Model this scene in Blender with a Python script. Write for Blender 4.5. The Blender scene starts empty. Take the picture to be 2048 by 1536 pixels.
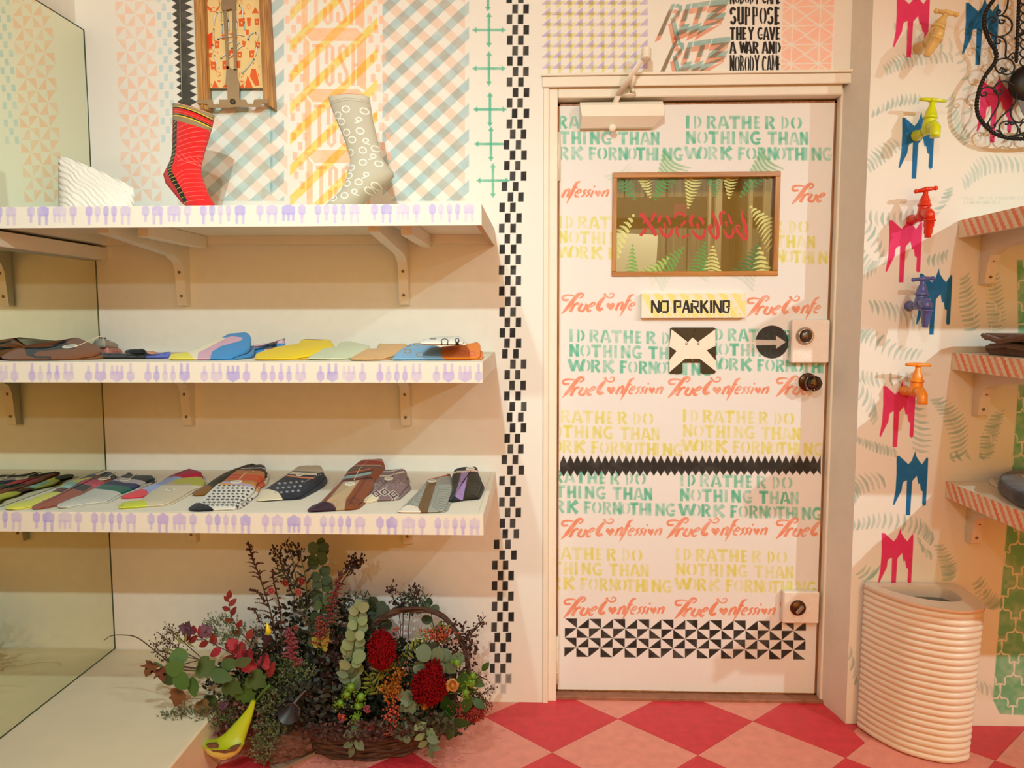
import bpy, math, random, numpy as np
from mathutils import Vector, Matrix
random.seed(7); RNG=np.random.default_rng(7)
S=bpy.context.scene; COL=S.collection
PI=math.pi
# ---------------------------------------------------------------- camera
CF,CPI,CYA,CRO=1520.0,.0891660,.0358747,-.0022588
CP=np.array([0,-2.46,1.30])
_F=np.array([-math.sin(CYA)*math.cos(CPI),math.cos(CYA)*math.cos(CPI),-math.sin(CPI)])
_R=np.array([math.cos(CYA),math.sin(CYA),0.]);_U=np.cross(_R,_F)
_R,_U=math.cos(CRO)*_R+math.sin(CRO)*_U,-math.sin(CRO)*_R+math.cos(CRO)*_U
cam=bpy.data.cameras.new('camera'); cam.sensor_width=36; cam.lens=CF*36/2048; cam.clip_start=.05
camo=bpy.data.objects.new('camera',cam); COL.objects.link(camo); S.camera=camo
camo.matrix_world=Matrix([[_R[0],_U[0],-_F[0],CP[0]],[_R[1],_U[1],-_F[1],CP[1]],[_R[2],_U[2],-_F[2],CP[2]],[0,0,0,1]])
# ---------------------------------------------------------------- world, exposure, lamps
S.view_settings.view_transform='Standard'; S.view_settings.look='None'; S.view_settings.gamma=1
S.view_settings.exposure=-.06; S.view_settings.use_curve_mapping=False
S.cycles.caustics_reflective=False; S.cycles.caustics_refractive=False
S.cycles.max_bounces=8; S.cycles.diffuse_bounces=4; S.cycles.glossy_bounces=4; S.cycles.transmission_bounces=6
W=bpy.data.worlds.new('world'); S.world=W; W.use_nodes=True
W.node_tree.nodes['Background'].inputs[0].default_value=(1.0,.48,.08,1); W.node_tree.nodes['Background'].inputs[1].default_value=3.15
def lamp(name,loc,aim,power,col,size=.03,angle=150,blend=.6):
    l=bpy.data.lights.new(name,'SPOT'); l.energy=power; l.color=col; l.shadow_soft_size=size
    l.spot_size=math.radians(angle); l.spot_blend=blend
    o=bpy.data.objects.new(name,l); COL.objects.link(o); o.location=loc
    o.rotation_euler=(Vector(aim)-Vector(loc)).to_track_quat('-Z','Y').to_euler(); return o
WARM=(.75,1.0,1.0)
lamp('spot_lamp',(-.30,-3.07,2.45),(-.9,0,1.65),175,WARM,.022,88,1.0)
lamp('spot_lamp',(-.25,-4.85,2.44),(-.75,0,1.0),75,WARM,.03,56,1.0)
lamp('spot_lamp',(1.36,-2.10,2.45),(0.1,0,.85),46,WARM,.022,100,1.0)
lamp('spot_lamp',(-.45,-1.60,2.45),(-.9,-.2,.3),54,WARM,.022,110,1.0)
lamp('spot_lamp',(2.75,-2.5,2.45),(1.42,-.1,.85),172,WARM,.022,60,1.0)
lamp('spot_lamp',(.9,-3.3,2.45),(.55,0,.3),12,WARM,.03,70,1.0)
lamp('spot_lamp',(.6,1.0,2.3),(.5,1.9,1.5),34,(1.0,.97,.8),.05,150,.5)
# ---------------------------------------------------------------- projection helpers (photo pixel -> point on a world plane)
def _ray(x,y): return _F+_R*(x-1024)/CF+_U*(768-y)/CF
def on(ax,v,x,y):
    q=_ray(x,y); t=(v-CP[ax])/q[ax]; return CP+q*t
def onY(x,y,v): return on(1,v,x,y)
def onX(x,y,v): return on(0,v,x,y)
def onZ(x,y,v): return on(2,v,x,y)
def onSlope(x,y,Y0,z0,s):                     # plane z=z0+s*(Y-Y0)
    q=_ray(x,y); t=(z0+s*(CP[1]-Y0)-CP[2])/(q[2]-s*q[1]); return CP+q*t
# ---------------------------------------------------------------- paint canvases
def srgb(c): return tuple((x/255)/12.92 if x/255<=.04045 else ((x/255+.055)/1.055)**2.4 for x in c[:3])
def lowfreq(h,w,cell,seed):
    r=np.random.default_rng(seed); gh,gw=int(h/cell)+3,int(w/cell)+3; g=r.random((gh,gw)).astype(np.float32)
    y=np.arange(h)/cell; x=np.arange(w)/cell; yi=y.astype(int); xi=x.astype(int)
    fy=(y-yi)[:,None]; fx=(x-xi)[None]; fy=fy*fy*(3-2*fy); fx=fx*fx*(3-2*fx)
    a=g[yi][:,xi]*(1-fx)+g[yi][:,xi+1]*fx; b=g[yi+1][:,xi]*(1-fx)+g[yi+1][:,xi+1]*fx
    return (a*(1-fy)+b*fy).astype(np.float32)
class Canvas:
    """u,v in metres; u to the right, v up"""
    def __init__(s,u0,v0,u1,v1,ppm,base,alpha=False,seed=1,plane=None):
        s.u0,s.v0,s.ppm=u0,v0,ppm; s.w=int((u1-u0)*ppm)+1; s.h=int((v1-v0)*ppm)+1
        s.u1=u0+s.w/ppm; s.v1=v0+s.h/ppm
        s.a=np.empty((s.h,s.w,4),np.float32); s.a[...,:3]=np.array(base,np.float32)/255; s.a[...,3]=0 if alpha else 1
        s.alpha=alpha; s.n=lowfreq(s.h,s.w,max(4,ppm*.035),seed)*.6+lowfreq(s.h,s.w,max(3,ppm*.012),seed+1)*.4; s.plane=plane
    def P(s,pts): return [s.plane(x,y) for x,y in pts]
    def poly(s,pts,col,a=1.,soft=1.3,vary=0.,px=True,mult=False):
        if px and s.plane: pts=s.P(pts)
        q=(np.array(pts,np.float32)-np.array([s.u0,s.v0],np.float32))*s.ppm
        m=soft+1; x0=max(0,int(q[:,0].min()-m)); x1=min(s.w,int(q[:,0].max()+m)+1); y0=max(0,int(q[:,1].min()-m)); y1=min(s.h,int(q[:,1].max()+m)+1)
        if x1<=x0 or y1<=y0: return
        X=(np.arange(x0,x1,dtype=np.float32)+.5)[None]; Y=(np.arange(y0,y1,dtype=np.float32)+.5)[:,None]
        ins=np.zeros((y1-y0,x1-x0),bool); d2=np.full(ins.shape,1e9,np.float32)
        for i in range(len(q)):
            ax,ay=q[i-1]; bx,by=q[i]; dx,dy=bx-ax,by-ay; L=dx*dx+dy*dy
            if L<1e-9: continue
            t=np.clip(((X-ax)*dx+(Y-ay)*dy)/L,0,1); d2=np.minimum(d2,(X-ax-t*dx)**2+(Y-ay-t*dy)**2)
            if ay!=by: ins^=((ay>Y)!=(by>Y))&(X<(ax+(Y-ay)*dx/dy))
        sd=np.sqrt(d2); sd=np.where(ins,-sd,sd); s._mix(x0,x1,y0,y1,np.clip(.5-sd/soft,0,1),col,a,vary,mult)
    def _mix(s,x0,x1,y0,y1,m,col,a,vary,mult=False):
        if vary: m=m*np.clip(1-vary+vary*2*(s.n[y0:y1,x0:x1]-.15),0,1)
        m=(m*a)[...,None]; r=s.a[y0:y1,x0:x1]; c=np.array(col,np.float32)/255
        if mult: r[...,:3]*=1-m+m*c
        else: r[...,:3]=r[...,:3]*(1-m)+c*m if not s.alpha else np.where(r[...,3:]>0,r[...,:3]*(1-m)+c*m,c)
        if s.alpha: r[...,3:]=r[...,3:]+(1-r[...,3:])*m
    def disc(s,c,r,col,a=1.,soft=1.3,ry=None,vary=0.,n=20,px=True,rot=0):
        ry=ry or r
        s.poly([(c[0]+r*math.cos(t)*math.cos(rot)-ry*math.sin(t)*math.sin(rot),c[1]+r*math.cos(t)*math.sin(rot)+ry*math.sin(t)*math.cos(rot)) for t in [2*PI*k/n for k in range(n)]],col,a,soft,vary,px)
    def ribbon(s,pts,w,col,a=1.,soft=1.3,vary=0.,px=True,smooth=0):
        s.poly(ribbon(pts,w,smooth),col,a,soft,vary,px)
    def ring(s,c,r,ry,w,col,a=1.,soft=1.3,px=True,rot=0):
        pts=[(c[0]+r*math.cos(t)*math.cos(rot)-ry*math.sin(t)*math.sin(rot),c[1]+r*math.cos(t)*math.sin(rot)+ry*math.sin(t)*math.cos(rot)) for t in [2*PI*k/16 for k in range(17)]]
        for i in range(0,16,4): s.ribbon(pts[i:i+5],w,col,a,soft,0,px)
    def image(s,name):
        im=bpy.data.images.new(name,s.w,s.h,alpha=True); im.alpha_mode='STRAIGHT'
        im.pixels.foreach_set(np.ascontiguousarray(s.a).ravel()); im.update(); im.pack(); return im
def catmull(p,k=5):
    p=[np.array(q,float) for q in p]; out=[]; P=[2*p[0]-p[1]]+p+[2*p[-1]-p[-2]]
    for i in range(1,len(P)-2):
        for j in range(k):
            t=j/k; a,b,c,d=P[i-1:i+3]
            out.append(.5*((2*b)+(c-a)*t+(2*a-5*b+4*c-d)*t*t+(3*b-a-3*c+d)*t**3))
    out.append(p[-1]); return out
def ribbon(pts,w,smooth=0):
    if not hasattr(w,'__len__'): w=[w]*len(pts)
    if smooth and len(pts)>2:
        q=catmull([(p[0],p[1],ww) for p,ww in zip(pts,w)],smooth); pts=[(v[0],v[1]) for v in q]; w=[max(v[2],.01) for v in q]
    L=[];R=[]
    for i,(x,y) in enumerate(pts):
        a=pts[max(i-1,0)]; b=pts[min(i+1,len(pts)-1)]; dx,dy=b[0]-a[0],b[1]-a[1]; l=math.hypot(dx,dy) or 1
        nx,ny=-dy/l*w[i]/2,dx/l*w[i]/2; L.append((x+nx,y+ny)); R.append((x-nx,y-ny))
    return L+R[::-1]
# ---------------------------------------------------------------- materials
MATS={}
def mat(name,col,rough=.6,bump=0.,scale=60,metal=0.,coat=0.,var=0.,spec=.5,dist=.001,trans=0.,sheen=0.):
    if name in MATS: return MATS[name]
    m=bpy.data.materials.new(name); m.use_nodes=True; nt=m.node_tree; b=nt.nodes['Principled BSDF']
    b.inputs['Base Color'].default_value=(*srgb(col),1); b.inputs['Roughness'].default_value=rough; b.inputs['Metallic'].default_value=metal
    b.inputs['Specular IOR Level'].default_value=spec
    if coat: b.inputs['Coat Weight'].default_value=coat
    if trans: b.inputs['Transmission Weight'].default_value=trans
    if sheen: b.inputs['Sheen Weight'].default_value=sheen
    if bump or var:
        tc=nt.nodes.new('ShaderNodeTexCoord'); n=nt.nodes.new('ShaderNodeTexNoise'); n.inputs['Scale'].default_value=scale; n.inputs['Detail'].default_value=5
        nt.links.new(tc.outputs['Object'],n.inputs['Vector'])
        if bump:
            bp=nt.nodes.new('ShaderNodeBump'); bp.inputs['Strength'].default_value=bump; bp.inputs['Distance'].default_value=dist
            nt.links.new(n.outputs['Fac'],bp.inputs['Height']); nt.links.new(bp.outputs[0],b.inputs['Normal'])
        if var:
            r=nt.nodes.new('ShaderNodeValToRGB'); c=srgb(col)
            r.color_ramp.elements[0].position=.3; r.color_ramp.elements[1].position=.7
            r.color_ramp.elements[0].color=(*[x*(1-var) for x in c],1); r.color_ramp.elements[1].color=(*[min(1,x*(1+var)) for x in c],1)
            nt.links.new(n.outputs['Fac'],r.inputs[0]); nt.links.new(r.outputs[0],b.inputs['Base Color'])
    MATS[name]=m; return m
def mat_img(name,cv,rough=.7,bump=.15,scale=40,dist=.002,knit=0,spec=.3,sheen=0.):
    m=bpy.data.materials.new(name); m.use_nodes=True; nt=m.node_tree; b=nt.nodes['Principled BSDF']
    t=nt.nodes.new('ShaderNodeTexImage'); t.image=cv.image(name); t.interpolation='Linear'; t.extension='EXTEND'
    nt.links.new(t.outputs['Color'],b.inputs['Base Color']); b.inputs['Roughness'].default_value=rough; b.inputs['Specular IOR Level'].default_value=spec
    if sheen: b.inputs['Sheen Weight'].default_value=sheen
    if bump:
        tc=nt.nodes.new('ShaderNodeTexCoord'); bp=nt.nodes.new('ShaderNodeBump'); bp.inputs['Strength'].default_value=bump; bp.inputs['Distance'].default_value=dist
        if knit: n=nt.nodes.new('ShaderNodeTexWave'); n.inputs['Scale'].default_value=scale; n.inputs['Distortion'].default_value=1.5; out=n.outputs['Fac']
        else: n=nt.nodes.new('ShaderNodeTexNoise'); n.inputs['Scale'].default_value=scale; n.inputs['Detail'].default_value=6; out=n.outputs['Fac']
        nt.links.new(tc.outputs['Object'],n.inputs['Vector']); nt.links.new(out,bp.inputs['Height']); nt.links.new(bp.outputs[0],b.inputs['Normal'])
    return m
def wood(name,c1,c2,scale=6,axis='X',rough=.45):
    m=bpy.data.materials.new(name); m.use_nodes=True; nt=m.node_tree; b=nt.nodes['Principled BSDF']
    tc=nt.nodes.new('ShaderNodeTexCoord'); mp=nt.nodes.new('ShaderNodeMapping'); n=nt.nodes.new('ShaderNodeTexNoise'); r=nt.nodes.new('ShaderNodeValToRGB')
    sc={'X':(scale,scale*14,scale*14),'Z':(scale*14,scale*14,scale),'Y':(scale*14,scale,scale*14)}[axis]; mp.inputs['Scale'].default_value=sc
    n.inputs['Scale'].default_value=1; n.inputs['Detail'].default_value=6; n.inputs['Distortion'].default_value=.4
    nt.links.new(tc.outputs['Object'],mp.inputs[0]); nt.links.new(mp.outputs[0],n.inputs['Vector']); nt.links.new(n.outputs['Fac'],r.inputs[0])
    r.color_ramp.elements[0].position=.3; r.color_ramp.elements[1].position=.7
    r.color_ramp.elements[0].color=(*srgb(c1),1); r.color_ramp.elements[1].color=(*srgb(c2),1); nt.links.new(r.outputs[0],b.inputs['Base Color'])
    bp=nt.nodes.new('ShaderNodeBump'); bp.inputs['Strength'].default_value=.3; bp.inputs['Distance'].default_value=.001
    nt.links.new(n.outputs['Fac'],bp.inputs['Height']); nt.links.new(bp.outputs[0],b.inputs['Normal']); b.inputs['Roughness'].default_value=rough
    return m
# ---------------------------------------------------------------- mesh builder
WL={}                                           # world location of every made object
def tag(o,label=None,cat=None,group=None,kind=None):
    if label: o['label']=label
    if cat: o['category']=cat
    if group: o['group']=group
    if kind: o['kind']=kind
    return o
def empty(name,loc,label=None,cat=None,group=None,kind=None):
    o=bpy.data.objects.new(name,None); o.empty_display_size=.05; COL.objects.link(o); o.location=loc; WL[o.name]=Vector(loc)
    return tag(o,label,cat,group,kind)
class MB:
    def __init__(s): s.v=[];s.f=[];s.mi=[];s.sm=[];s.uv=[]
    def add(s,vs,fs,mi=0,smooth=False,uv=None):
        b=len(s.v); s.v+= [tuple(map(float,p)) for p in vs]
        for k,f in enumerate(fs):
            s.f.append([b+i for i in f]); s.mi.append(mi); s.sm.append(smooth); s.uv.append(None if uv is None else [uv[i] for i in f])
        return s
    def box(s,a,b,mi=0,bev=0.,rot=None,piv=None):
        x0,y0,z0=[min(a[i],b[i]) for i in range(3)]; x1,y1,z1=[max(a[i],b[i]) for i in range(3)]
        if bev<=0:
            v=[(x,y,z) for z in (z0,z1) for y in (y0,y1) for x in (x0,x1)]; f=[(0,2,3,1),(4,5,7,6),(0,1,5,4),(2,6,7,3),(0,4,6,2),(1,3,7,5)]
        else:
            e=min(bev,(x1-x0)*.45,(y1-y0)*.45,(z1-z0)*.45); v=[];idx={}
            for sx in (0,1):
                for sy in (0,1):
                    for sz in (0,1):
                        X=(x0,x1)[sx];Y=(y0,y1)[sy];Z=(z0,z1)[sz]; ix=X+(e,-e)[sx];iy=Y+(e,-e)[sy];iz=Z+(e,-e)[sz]
                        for k,p in enumerate(((X,iy,iz),(ix,Y,iz),(ix,iy,Z))): idx[sx,sy,sz,k]=len(v); v.append(p)
            f=[]
            for s_ in (0,1):
                q=[idx[s_,0,0,0],idx[s_,1,0,0],idx[s_,1,1,0],idx[s_,0,1,0]]; f.append(q if s_ else q[::-1])
                q=[idx[0,s_,0,1],idx[1,s_,0,1],idx[1,s_,1,1],idx[0,s_,1,1]]; f.append(q[::-1] if s_ else q)
                q=[idx[0,0,s_,2],idx[1,0,s_,2],idx[1,1,s_,2],idx[0,1,s_,2]]; f.append(q if s_ else q[::-1])
            for a1 in (0,1):
                for a2 in (0,1):
                    f.append([idx[a1,a2,0,0],idx[a1,a2,0,1],idx[a1,a2,1,1],idx[a1,a2,1,0]])
                    f.append([idx[a1,0,a2,0],idx[a1,0,a2,2],idx[a1,1,a2,2],idx[a1,1,a2,0]])
                    f.append([idx[0,a1,a2,1],idx[0,a1,a2,2],idx[1,a1,a2,2],idx[1,a1,a2,1]])
                    for a3 in (0,1): f.append([idx[a1,a2,a3,0],idx[a1,a2,a3,1],idx[a1,a2,a3,2]])
        if rot is not None:
            pv=Vector(piv or ((x0+x1)/2,(y0+y1)/2,(z0+z1)/2)); v=[tuple(rot@(Vector(p)-pv)+pv) for p in v]
        return s.add(v,f,mi)
    def prism(s,poly,d,mi=0,smooth=False):        # poly: 3D points, d: extrusion vector
        n=len(poly); v=[tuple(p) for p in poly]+[tuple(np.array(p)+np.array(d)) for p in poly]
        return s.add(v,[list(range(n))[::-1],list(range(n,2*n))]+[(i,(i+1)%n,n+(i+1)%n,n+i) for i in range(n)],mi,smooth)
    def tube(s,pts,r,n=8,mi=0,cap=True,flat=None,smooth=True):
        pts=[Vector(p) for p in pts]; m=len(pts)
        if not hasattr(r,'__len__'): r=[r]*m
        up=Vector((0,0,1)); vs=[];prev=None
        for i in range(m):
            t=(pts[min(i+1,m-1)]-pts[max(i-1,0)]).normalized()
            if prev is None:
                a=up.cross(t); a=a if a.length>.05 else Vector((1,0,0)).cross(t); a.normalize()
            else:
                a=prev-t*prev.dot(t); a=a.normalized() if a.length>1e-6 else Vector((1,0,0))
            prev=a; b=t.cross(a)
            for k in range(n):
                th=2*PI*k/n; fa,fb=(1,1) if flat is None else flat
                vs.append(pts[i]+a*math.cos(th)*r[i]*fa+b*math.sin(th)*r[i]*fb)
        fs=[(i*n+k,i*n+(k+1)%n,(i+1)*n+(k+1)%n,(i+1)*n+k) for i in range(m-1) for k in range(n)]
        if cap: fs+=[list(range(n))[::-1],list(range((m-1)*n,m*n))]
        return s.add(vs,fs,mi,smooth)
    def lathe(s,prof,n=20,mi=0,M=None,smooth=True,cap=True):   # prof (r,z)
        vs=[(r*math.cos(2*PI*k/n),r*math.sin(2*PI*k/n),z) for r,z in prof for k in range(n)]
        if M is not None: vs=[tuple(M@Vector(v)) for v in vs]
        m=len(prof); fs=[(i*n+k,i*n+(k+1)%n,(i+1)*n+(k+1)%n,(i+1)*n+k) for i in range(m-1) for k in range(n)]
        if cap: fs+=[list(range(n))[::-1],list(range((m-1)*n,m*n))]
        return s.add(vs,fs,mi,smooth)
    def blob(s,c,r,mi=0,n=6,m=4,sq=(1,1,1)):
        vs=[];
        for i in range(1,m):
            ph=PI*i/m
            for k in range(n): th=2*PI*k/n; vs.append((c[0]+r*sq[0]*math.sin(ph)*math.cos(th),c[1]+r*sq[1]*math.sin(ph)*math.sin(th),c[2]+r*sq[2]*math.cos(ph)))
        vs+=[(c[0],c[1],c[2]+r*sq[2]),(c[0],c[1],c[2]-r*sq[2])]; T=len(vs)-2
        fs=[(i*n+k,(i+1)*n+k,(i+1)*n+(k+1)%n,i*n+(k+1)%n) for i in range(m-2) for k in range(n)]
        fs+=[(T,k,(k+1)%n) for k in range(n)]+[(T+1,(m-2)*n+(k+1)%n,(m-2)*n+k) for k in range(n)]
        return s.add(vs,fs,mi,True)
    def build(s,name,mats,parent=None,label=None,cat=None,group=None,kind=None,uvf=None,origin=None):
        if parent is not None: off=WL[parent.name]; loc=Vector((0,0,0)); world=off
        else:
            vv=np.array(s.v); lo,hi=vv.min(0),vv.max(0); off=Vector(origin) if origin else Vector(((lo[0]+hi[0])/2,(lo[1]+hi[1])/2,lo[2])); loc=off; world=off
        me=bpy.data.meshes.new(name); me.from_pydata([(x-off[0],y-off[1],z-off[2]) for x,y,z in s.v],[],s.f)
        me.polygons.foreach_set('material_index',s.mi); me.polygons.foreach_set('use_smooth',s.sm)
        for m in (mats if isinstance(mats,(list,tuple)) else [mats]): me.materials.append(m)
        if uvf or any(u is not None for u in s.uv):
            uvl=me.uv_layers.new(name='UVMap'); k=0; arr=np.zeros(len(me.loops)*2,np.float32)
            for f,u in zip(s.f,s.uv):
                for j,i in enumerate(f):
                    c=uvf(s.v[i]) if uvf else (u[j] if u else (0,0)); arr[2*k]=c[0]; arr[2*k+1]=c[1]; k+=1
            uvl.data.foreach_set('uv',arr)
        me.validate(); me.update()
        o=bpy.data.objects.new(name,me); COL.objects.link(o); o.location=loc
        if parent is not None: o.parent=parent
        WL[o.name]=world; return tag(o,label,cat,group,kind)
def uvXZ(cv): return lambda p:((p[0]-cv.u0)/(cv.u1-cv.u0),(p[2]-cv.v0)/(cv.v1-cv.v0))
def uvXY(cv): return lambda p:((p[0]-cv.u0)/(cv.u1-cv.u0),(p[1]-cv.v0)/(cv.v1-cv.v0))
def uvYZ(cv): return lambda p:((p[1]-cv.u0)/(cv.u1-cv.u0),(p[2]-cv.v0)/(cv.v1-cv.v0))
def planeY(v): return lambda x,y:(lambda p:(p[0],p[2]))(onY(x,y,v))
def planeX(v): return lambda x,y:(lambda p:(p[1],p[2]))(onX(x,y,v))
WHITE=(233,229,219)
plaster=mat('white_plaster',WHITE,.75,.35,25,var=.02,spec=.25,dist=.002)
paintwood=mat('white_gloss_paint',(234,224,205),.5,.3,18,spec=.3,dist=.0015,var=.02)
# ---------------------------------------------------------------- stencil lettering (y down, unit height)
def arc(cx,cy,rx,ry,a0,a1,n=7): return [(cx+rx*math.cos(math.radians(a0+(a1-a0)*i/(n-1))),cy+ry*math.sin(math.radians(a0+(a1-a0)*i/(n-1)))) for i in range(n)]
GL={'I':[([(.16,0),(.16,1)],.3)],
'D':[([(.1,.02),(.1,1)],.16),(arc(.2,.5,.38,.42,-70,70),[.12,.17,.2,.22,.2,.17,.12])],
'R':[([(.13,0),(.13,1)],.24),(arc(.3,.27,.3,.2,-90,90),[.14,.18,.22,.24,.22,.18,.14]),([(.34,.52),(.66,1)],.22)],
'A':[([(.3,.05),(.06,1)],[.2,.2]),([(.42,.0),(.7,1)],[.12,.26]),([(.3,.72),(.5,.72)],.14)],
'T':[([(0,.11),(.72,.11)],.24),([(.36,.1),(.36,1)],.26)],
'H':[([(.14,0),(.14,1)],.26),([(.62,0),(.62,1)],.26),([(.2,.55),(.58,.5)],.22)],
'E':[([(.14,0),(.14,1)],.28),([(.1,.1),(.55,.1)],.18),([(.1,.5),(.5,.5)],.16),([(.1,.9),(.56,.9)],.18)],
'O':[(arc(.36,.5,.28,.44,110,250),[.08,.16,.2,.2,.2,.16,.08]),(arc(.4,.5,.28,.44,-70,70),[.08,.16,.2,.2,.2,.16,.08])],
'N':[([(.12,0),(.12,1)],.24),([(.62,0),(.62,1)],.24),([(.1,.08),(.64,.9)],.28)],
'G':[(arc(.42,.5,.32,.42,-50,-200,8),[.2,.22,.24,.24,.22,.2,.2,.18]),(arc(.42,.5,.32,.42,160,45,6),[.16,.18,.2,.22,.24,.24]),([(.42,.6),(.72,.6)],.14)],
'W':[([(.08,0),(.3,.95)],.24),([(.3,.95),(.5,.1)],.2),([(.5,.1),(.7,.95)],.2),([(.7,.95),(.92,0)],.22)],
'K':[([(.14,0),(.14,1)],.26),([(.2,.5),(.66,.04)],[.16,.34]),([(.28,.45),(.66,1)],[.16,.28])],
'F':[([(.14,0),(.14,1)],.28),([(.1,.11),(.6,.11)],.2),([(.1,.5),(.5,.5)],.18)],
'P':[([(.13,0),(.13,1)],.2),([(.1,.08),(.5,.08),(.5,.5),(.22,.5)],.16)],
'S':[(arc(.35,.28,.25,.2,-20,-230,8),.22),(arc(.35,.72,.25,.2,-70,160,8),.22)],
'U':[([(.13,0),(.13,.8)],.24),([(.6,0),(.6,.95)],.24),(arc(.36,.75,.23,.18,150,20,5),.2)],
'Y':[([(.05,0),(.34,.5)],.22),([(.66,0),(.34,.5)],.22),([(.35,.45),(.35,1)],.24)],
'C':[(arc(.42,.5,.3,.42,-45,-315,12),.24)],'M':[([(.1,0),(.1,1)],.22),([(.1,0),(.45,.7),(.8,0)],.22),([(.8,0),(.8,1)],.22)],
'V':[([(.05,0),(.35,1)],.24),([(.35,1),(.65,0)],.22)],'L':[([(.13,0),(.13,1)],.26),([(.1,.9),(.58,.9)],.2)],'B':[([(.12,0),(.12,1)],.24),(arc(.22,.26,.3,.2,-90,90),.2),(arc(.22,.72,.34,.22,-90,90),.2)],'Z':[([(.05,.1),(.65,.1)],.2),([(.6,.1),(.1,.9)],.26),([(.05,.9),(.68,.9)],.2)]}
def glyph(c,ch,x,y,w,h,col,a=1.,soft=1.5,vary=.5,slx=0.,thick=1.,dy=0.,nar=False):
    for pts,wd in GL.get(ch,[]):
        q=[(x+px/.75*w+slx*(1-py)*h,y+py*h+dy*px) for px,py in pts]; k=(w/.75 if nar else (w/.75+h)/2)*thick
        wd=[v*k for v in wd] if hasattr(wd,'__len__') else wd*k
        c.ribbon(q,wd,col,a,soft,vary)
BLK=[[('I',0,15),('D',16,16),('R',41,19),('A',64,20),('T',86,22),('H',111,19),('E',136,15),('R',158,19),('D',191,15),('O',210,20)],
     [('N',0,19),('O',22,20),('T',45,20),('H',69,18),('I',93,9),('N',106,19),('G',128,21),('T',163,19),('H',185,18),('A',207,18),('N',228,16)],
     [('W',-4,27),('O',23,19),('R',44,19),('K',68,24),('F',104,17),('O',121,18),('R',143,17),('N',163,18),('O',181,17),('T',198,18),('H',218,18),('I',238,9),('N',251,19),('G',272,20)]]
def block(c,x,y,col,k=1.,tilt=.03,a=.85,soft=2.2,vary=.55):
    for r,row in enumerate(BLK):
        for i,(ch,dx,w) in enumerate(row):
            aa=a*(.6+.4*math.sin(i*1.7+x*.13+r*2.1+y)**2)
            glyph(c,ch,x+dx*k,y+r*31*k+dx*k*tilt-1,w*k*1.05,26*k,col,aa,soft,vary)
# flowing script lettering, traced in sixths of a pixel
SCR=[([(165,380),(250,290),(330,190),(400,110),(450,95),(468,120),(440,150),(410,158)],[8,40,42,38,24,20,18,12]),
([(340,130),(270,120),(200,130),(180,160),(200,188),(265,185)],[12,20,24,26,26,20]),
([(285,350),(350,235)],[34,30]),([(330,270),(380,235),(408,245)],[12,28,24]),
([(455,235),(405,310),(430,338),(470,330),(520,240)],[30,32,24,26,32]),
([(540,300),(600,265),(628,238),(600,225),(550,270),(525,320),(548,342),(580,322)],[10,14,20,20,28,34,24,10]),
([(765,145),(700,220),(668,285),(690,322),(738,300)],[26,44,46,34,30]),
([(762,95),(778,130),(830,158),(880,140),(888,105),(850,90),(832,118)],[30,22,16,18,16,12,8]),
([(915,330),(965,225)],[30,28]),([(940,270),(995,222),(1015,235),(985,328)],[10,24,28,28]),
([(975,415),(1050,270),(1105,150),(1135,120),(1172,110)],[6,34,32,22,10]),([(1070,192),(1132,196)],[16,16]),
([(1105,290),(1160,262),(1180,236),(1152,222),(1110,270),(1102,315),(1145,322)],[10,14,16,18,26,24,14]),
([(1258,222),(1215,248),(1228,280),(1180,325)],[12,24,24,12]),([(1318,222),(1275,248),(1288,280),(1240,325)],[12,24,24,12]),
([(1348,235),(1310,325)],[24,22]),([(1350,180),(1374,180)],[20,20]),
([(1465,320),(1500,235)],[26,24]),([(1490,270),(1540,232),(1556,245),(1528,322)],[10,22,26,24])]
def heart(cx,cy,w,h): return [(cx,cy+h*.5),(cx-w*.35,cy+h*.12),(cx-w*.5,cy-h*.15),(cx-w*.42,cy-h*.42),(cx-w*.2,cy-h*.5),(cx,cy-h*.3),(cx+w*.2,cy-h*.5),(cx+w*.42,cy-h*.42),(cx+w*.5,cy-h*.15),(cx+w*.35,cy+h*.12)]
def script(c,x,y,k=1.,tilt=0.,cut=None,start=None,col=(226,126,92)):
    f=lambda p:(x+(p[0]-165)/6.827*k,y+(p[1]-380)/6.827*k+(p[0]-165)/6.827*tilt)
    for pts,w in SCR:
        if cut and max(p[0] for p in pts)>cut: continue
        if start and min(p[0] for p in pts)<start: continue
        c.ribbon([f(p) for p in pts],[v/6.827*k*1.3 for v in w],col,.85,1.8,.35,True,3)
    for cx,cy,w,h in ((845,278,122,112),(1412,278,92,98)):
        if (cut and cx>cut) or (start and cx<start): continue
        c.poly([f(p) for p in heart(cx,cy,w,h)],col,.85,1.8,.35)
PIN={(0,0):((0,0),(1,0),(1,1)),(1,0):((1,0),(1,1),(0,1)),(1,1):((1,1),(0,1),(0,0)),(0,1):((0,1),(0,0),(1,0))}
def pinwheels(c,x,y,nx,ny,w,h,col,a=.8,soft=1.6,vary=.5,dx=0.,dy=0.,shrink=.92):
    for j in range(ny):
        for i in range(nx):
            t=PIN[(i%2,j%2)]; ox=x+i*w+j*dx; oy=y+j*h+i*dy
            cx=sum(p[0] for p in t)/3; cy=sum(p[1] for p in t)/3
            c.poly([(ox+(cx+(p[0]-cx)*shrink)*w,oy+(cy+(p[1]-cy)*shrink)*h) for p in t],col,a,soft,vary)
GREEN=(82,176,144); YEL=(214,206,96); BLACK=(34,32,30); CORAL=(228,130,98); LAV=(178,160,214); SKY=(176,208,216); PEACH=(246,190,160); PINKM=(222,48,104); BLUEM=(16,98,158); TEAL=(128,166,158)
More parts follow.
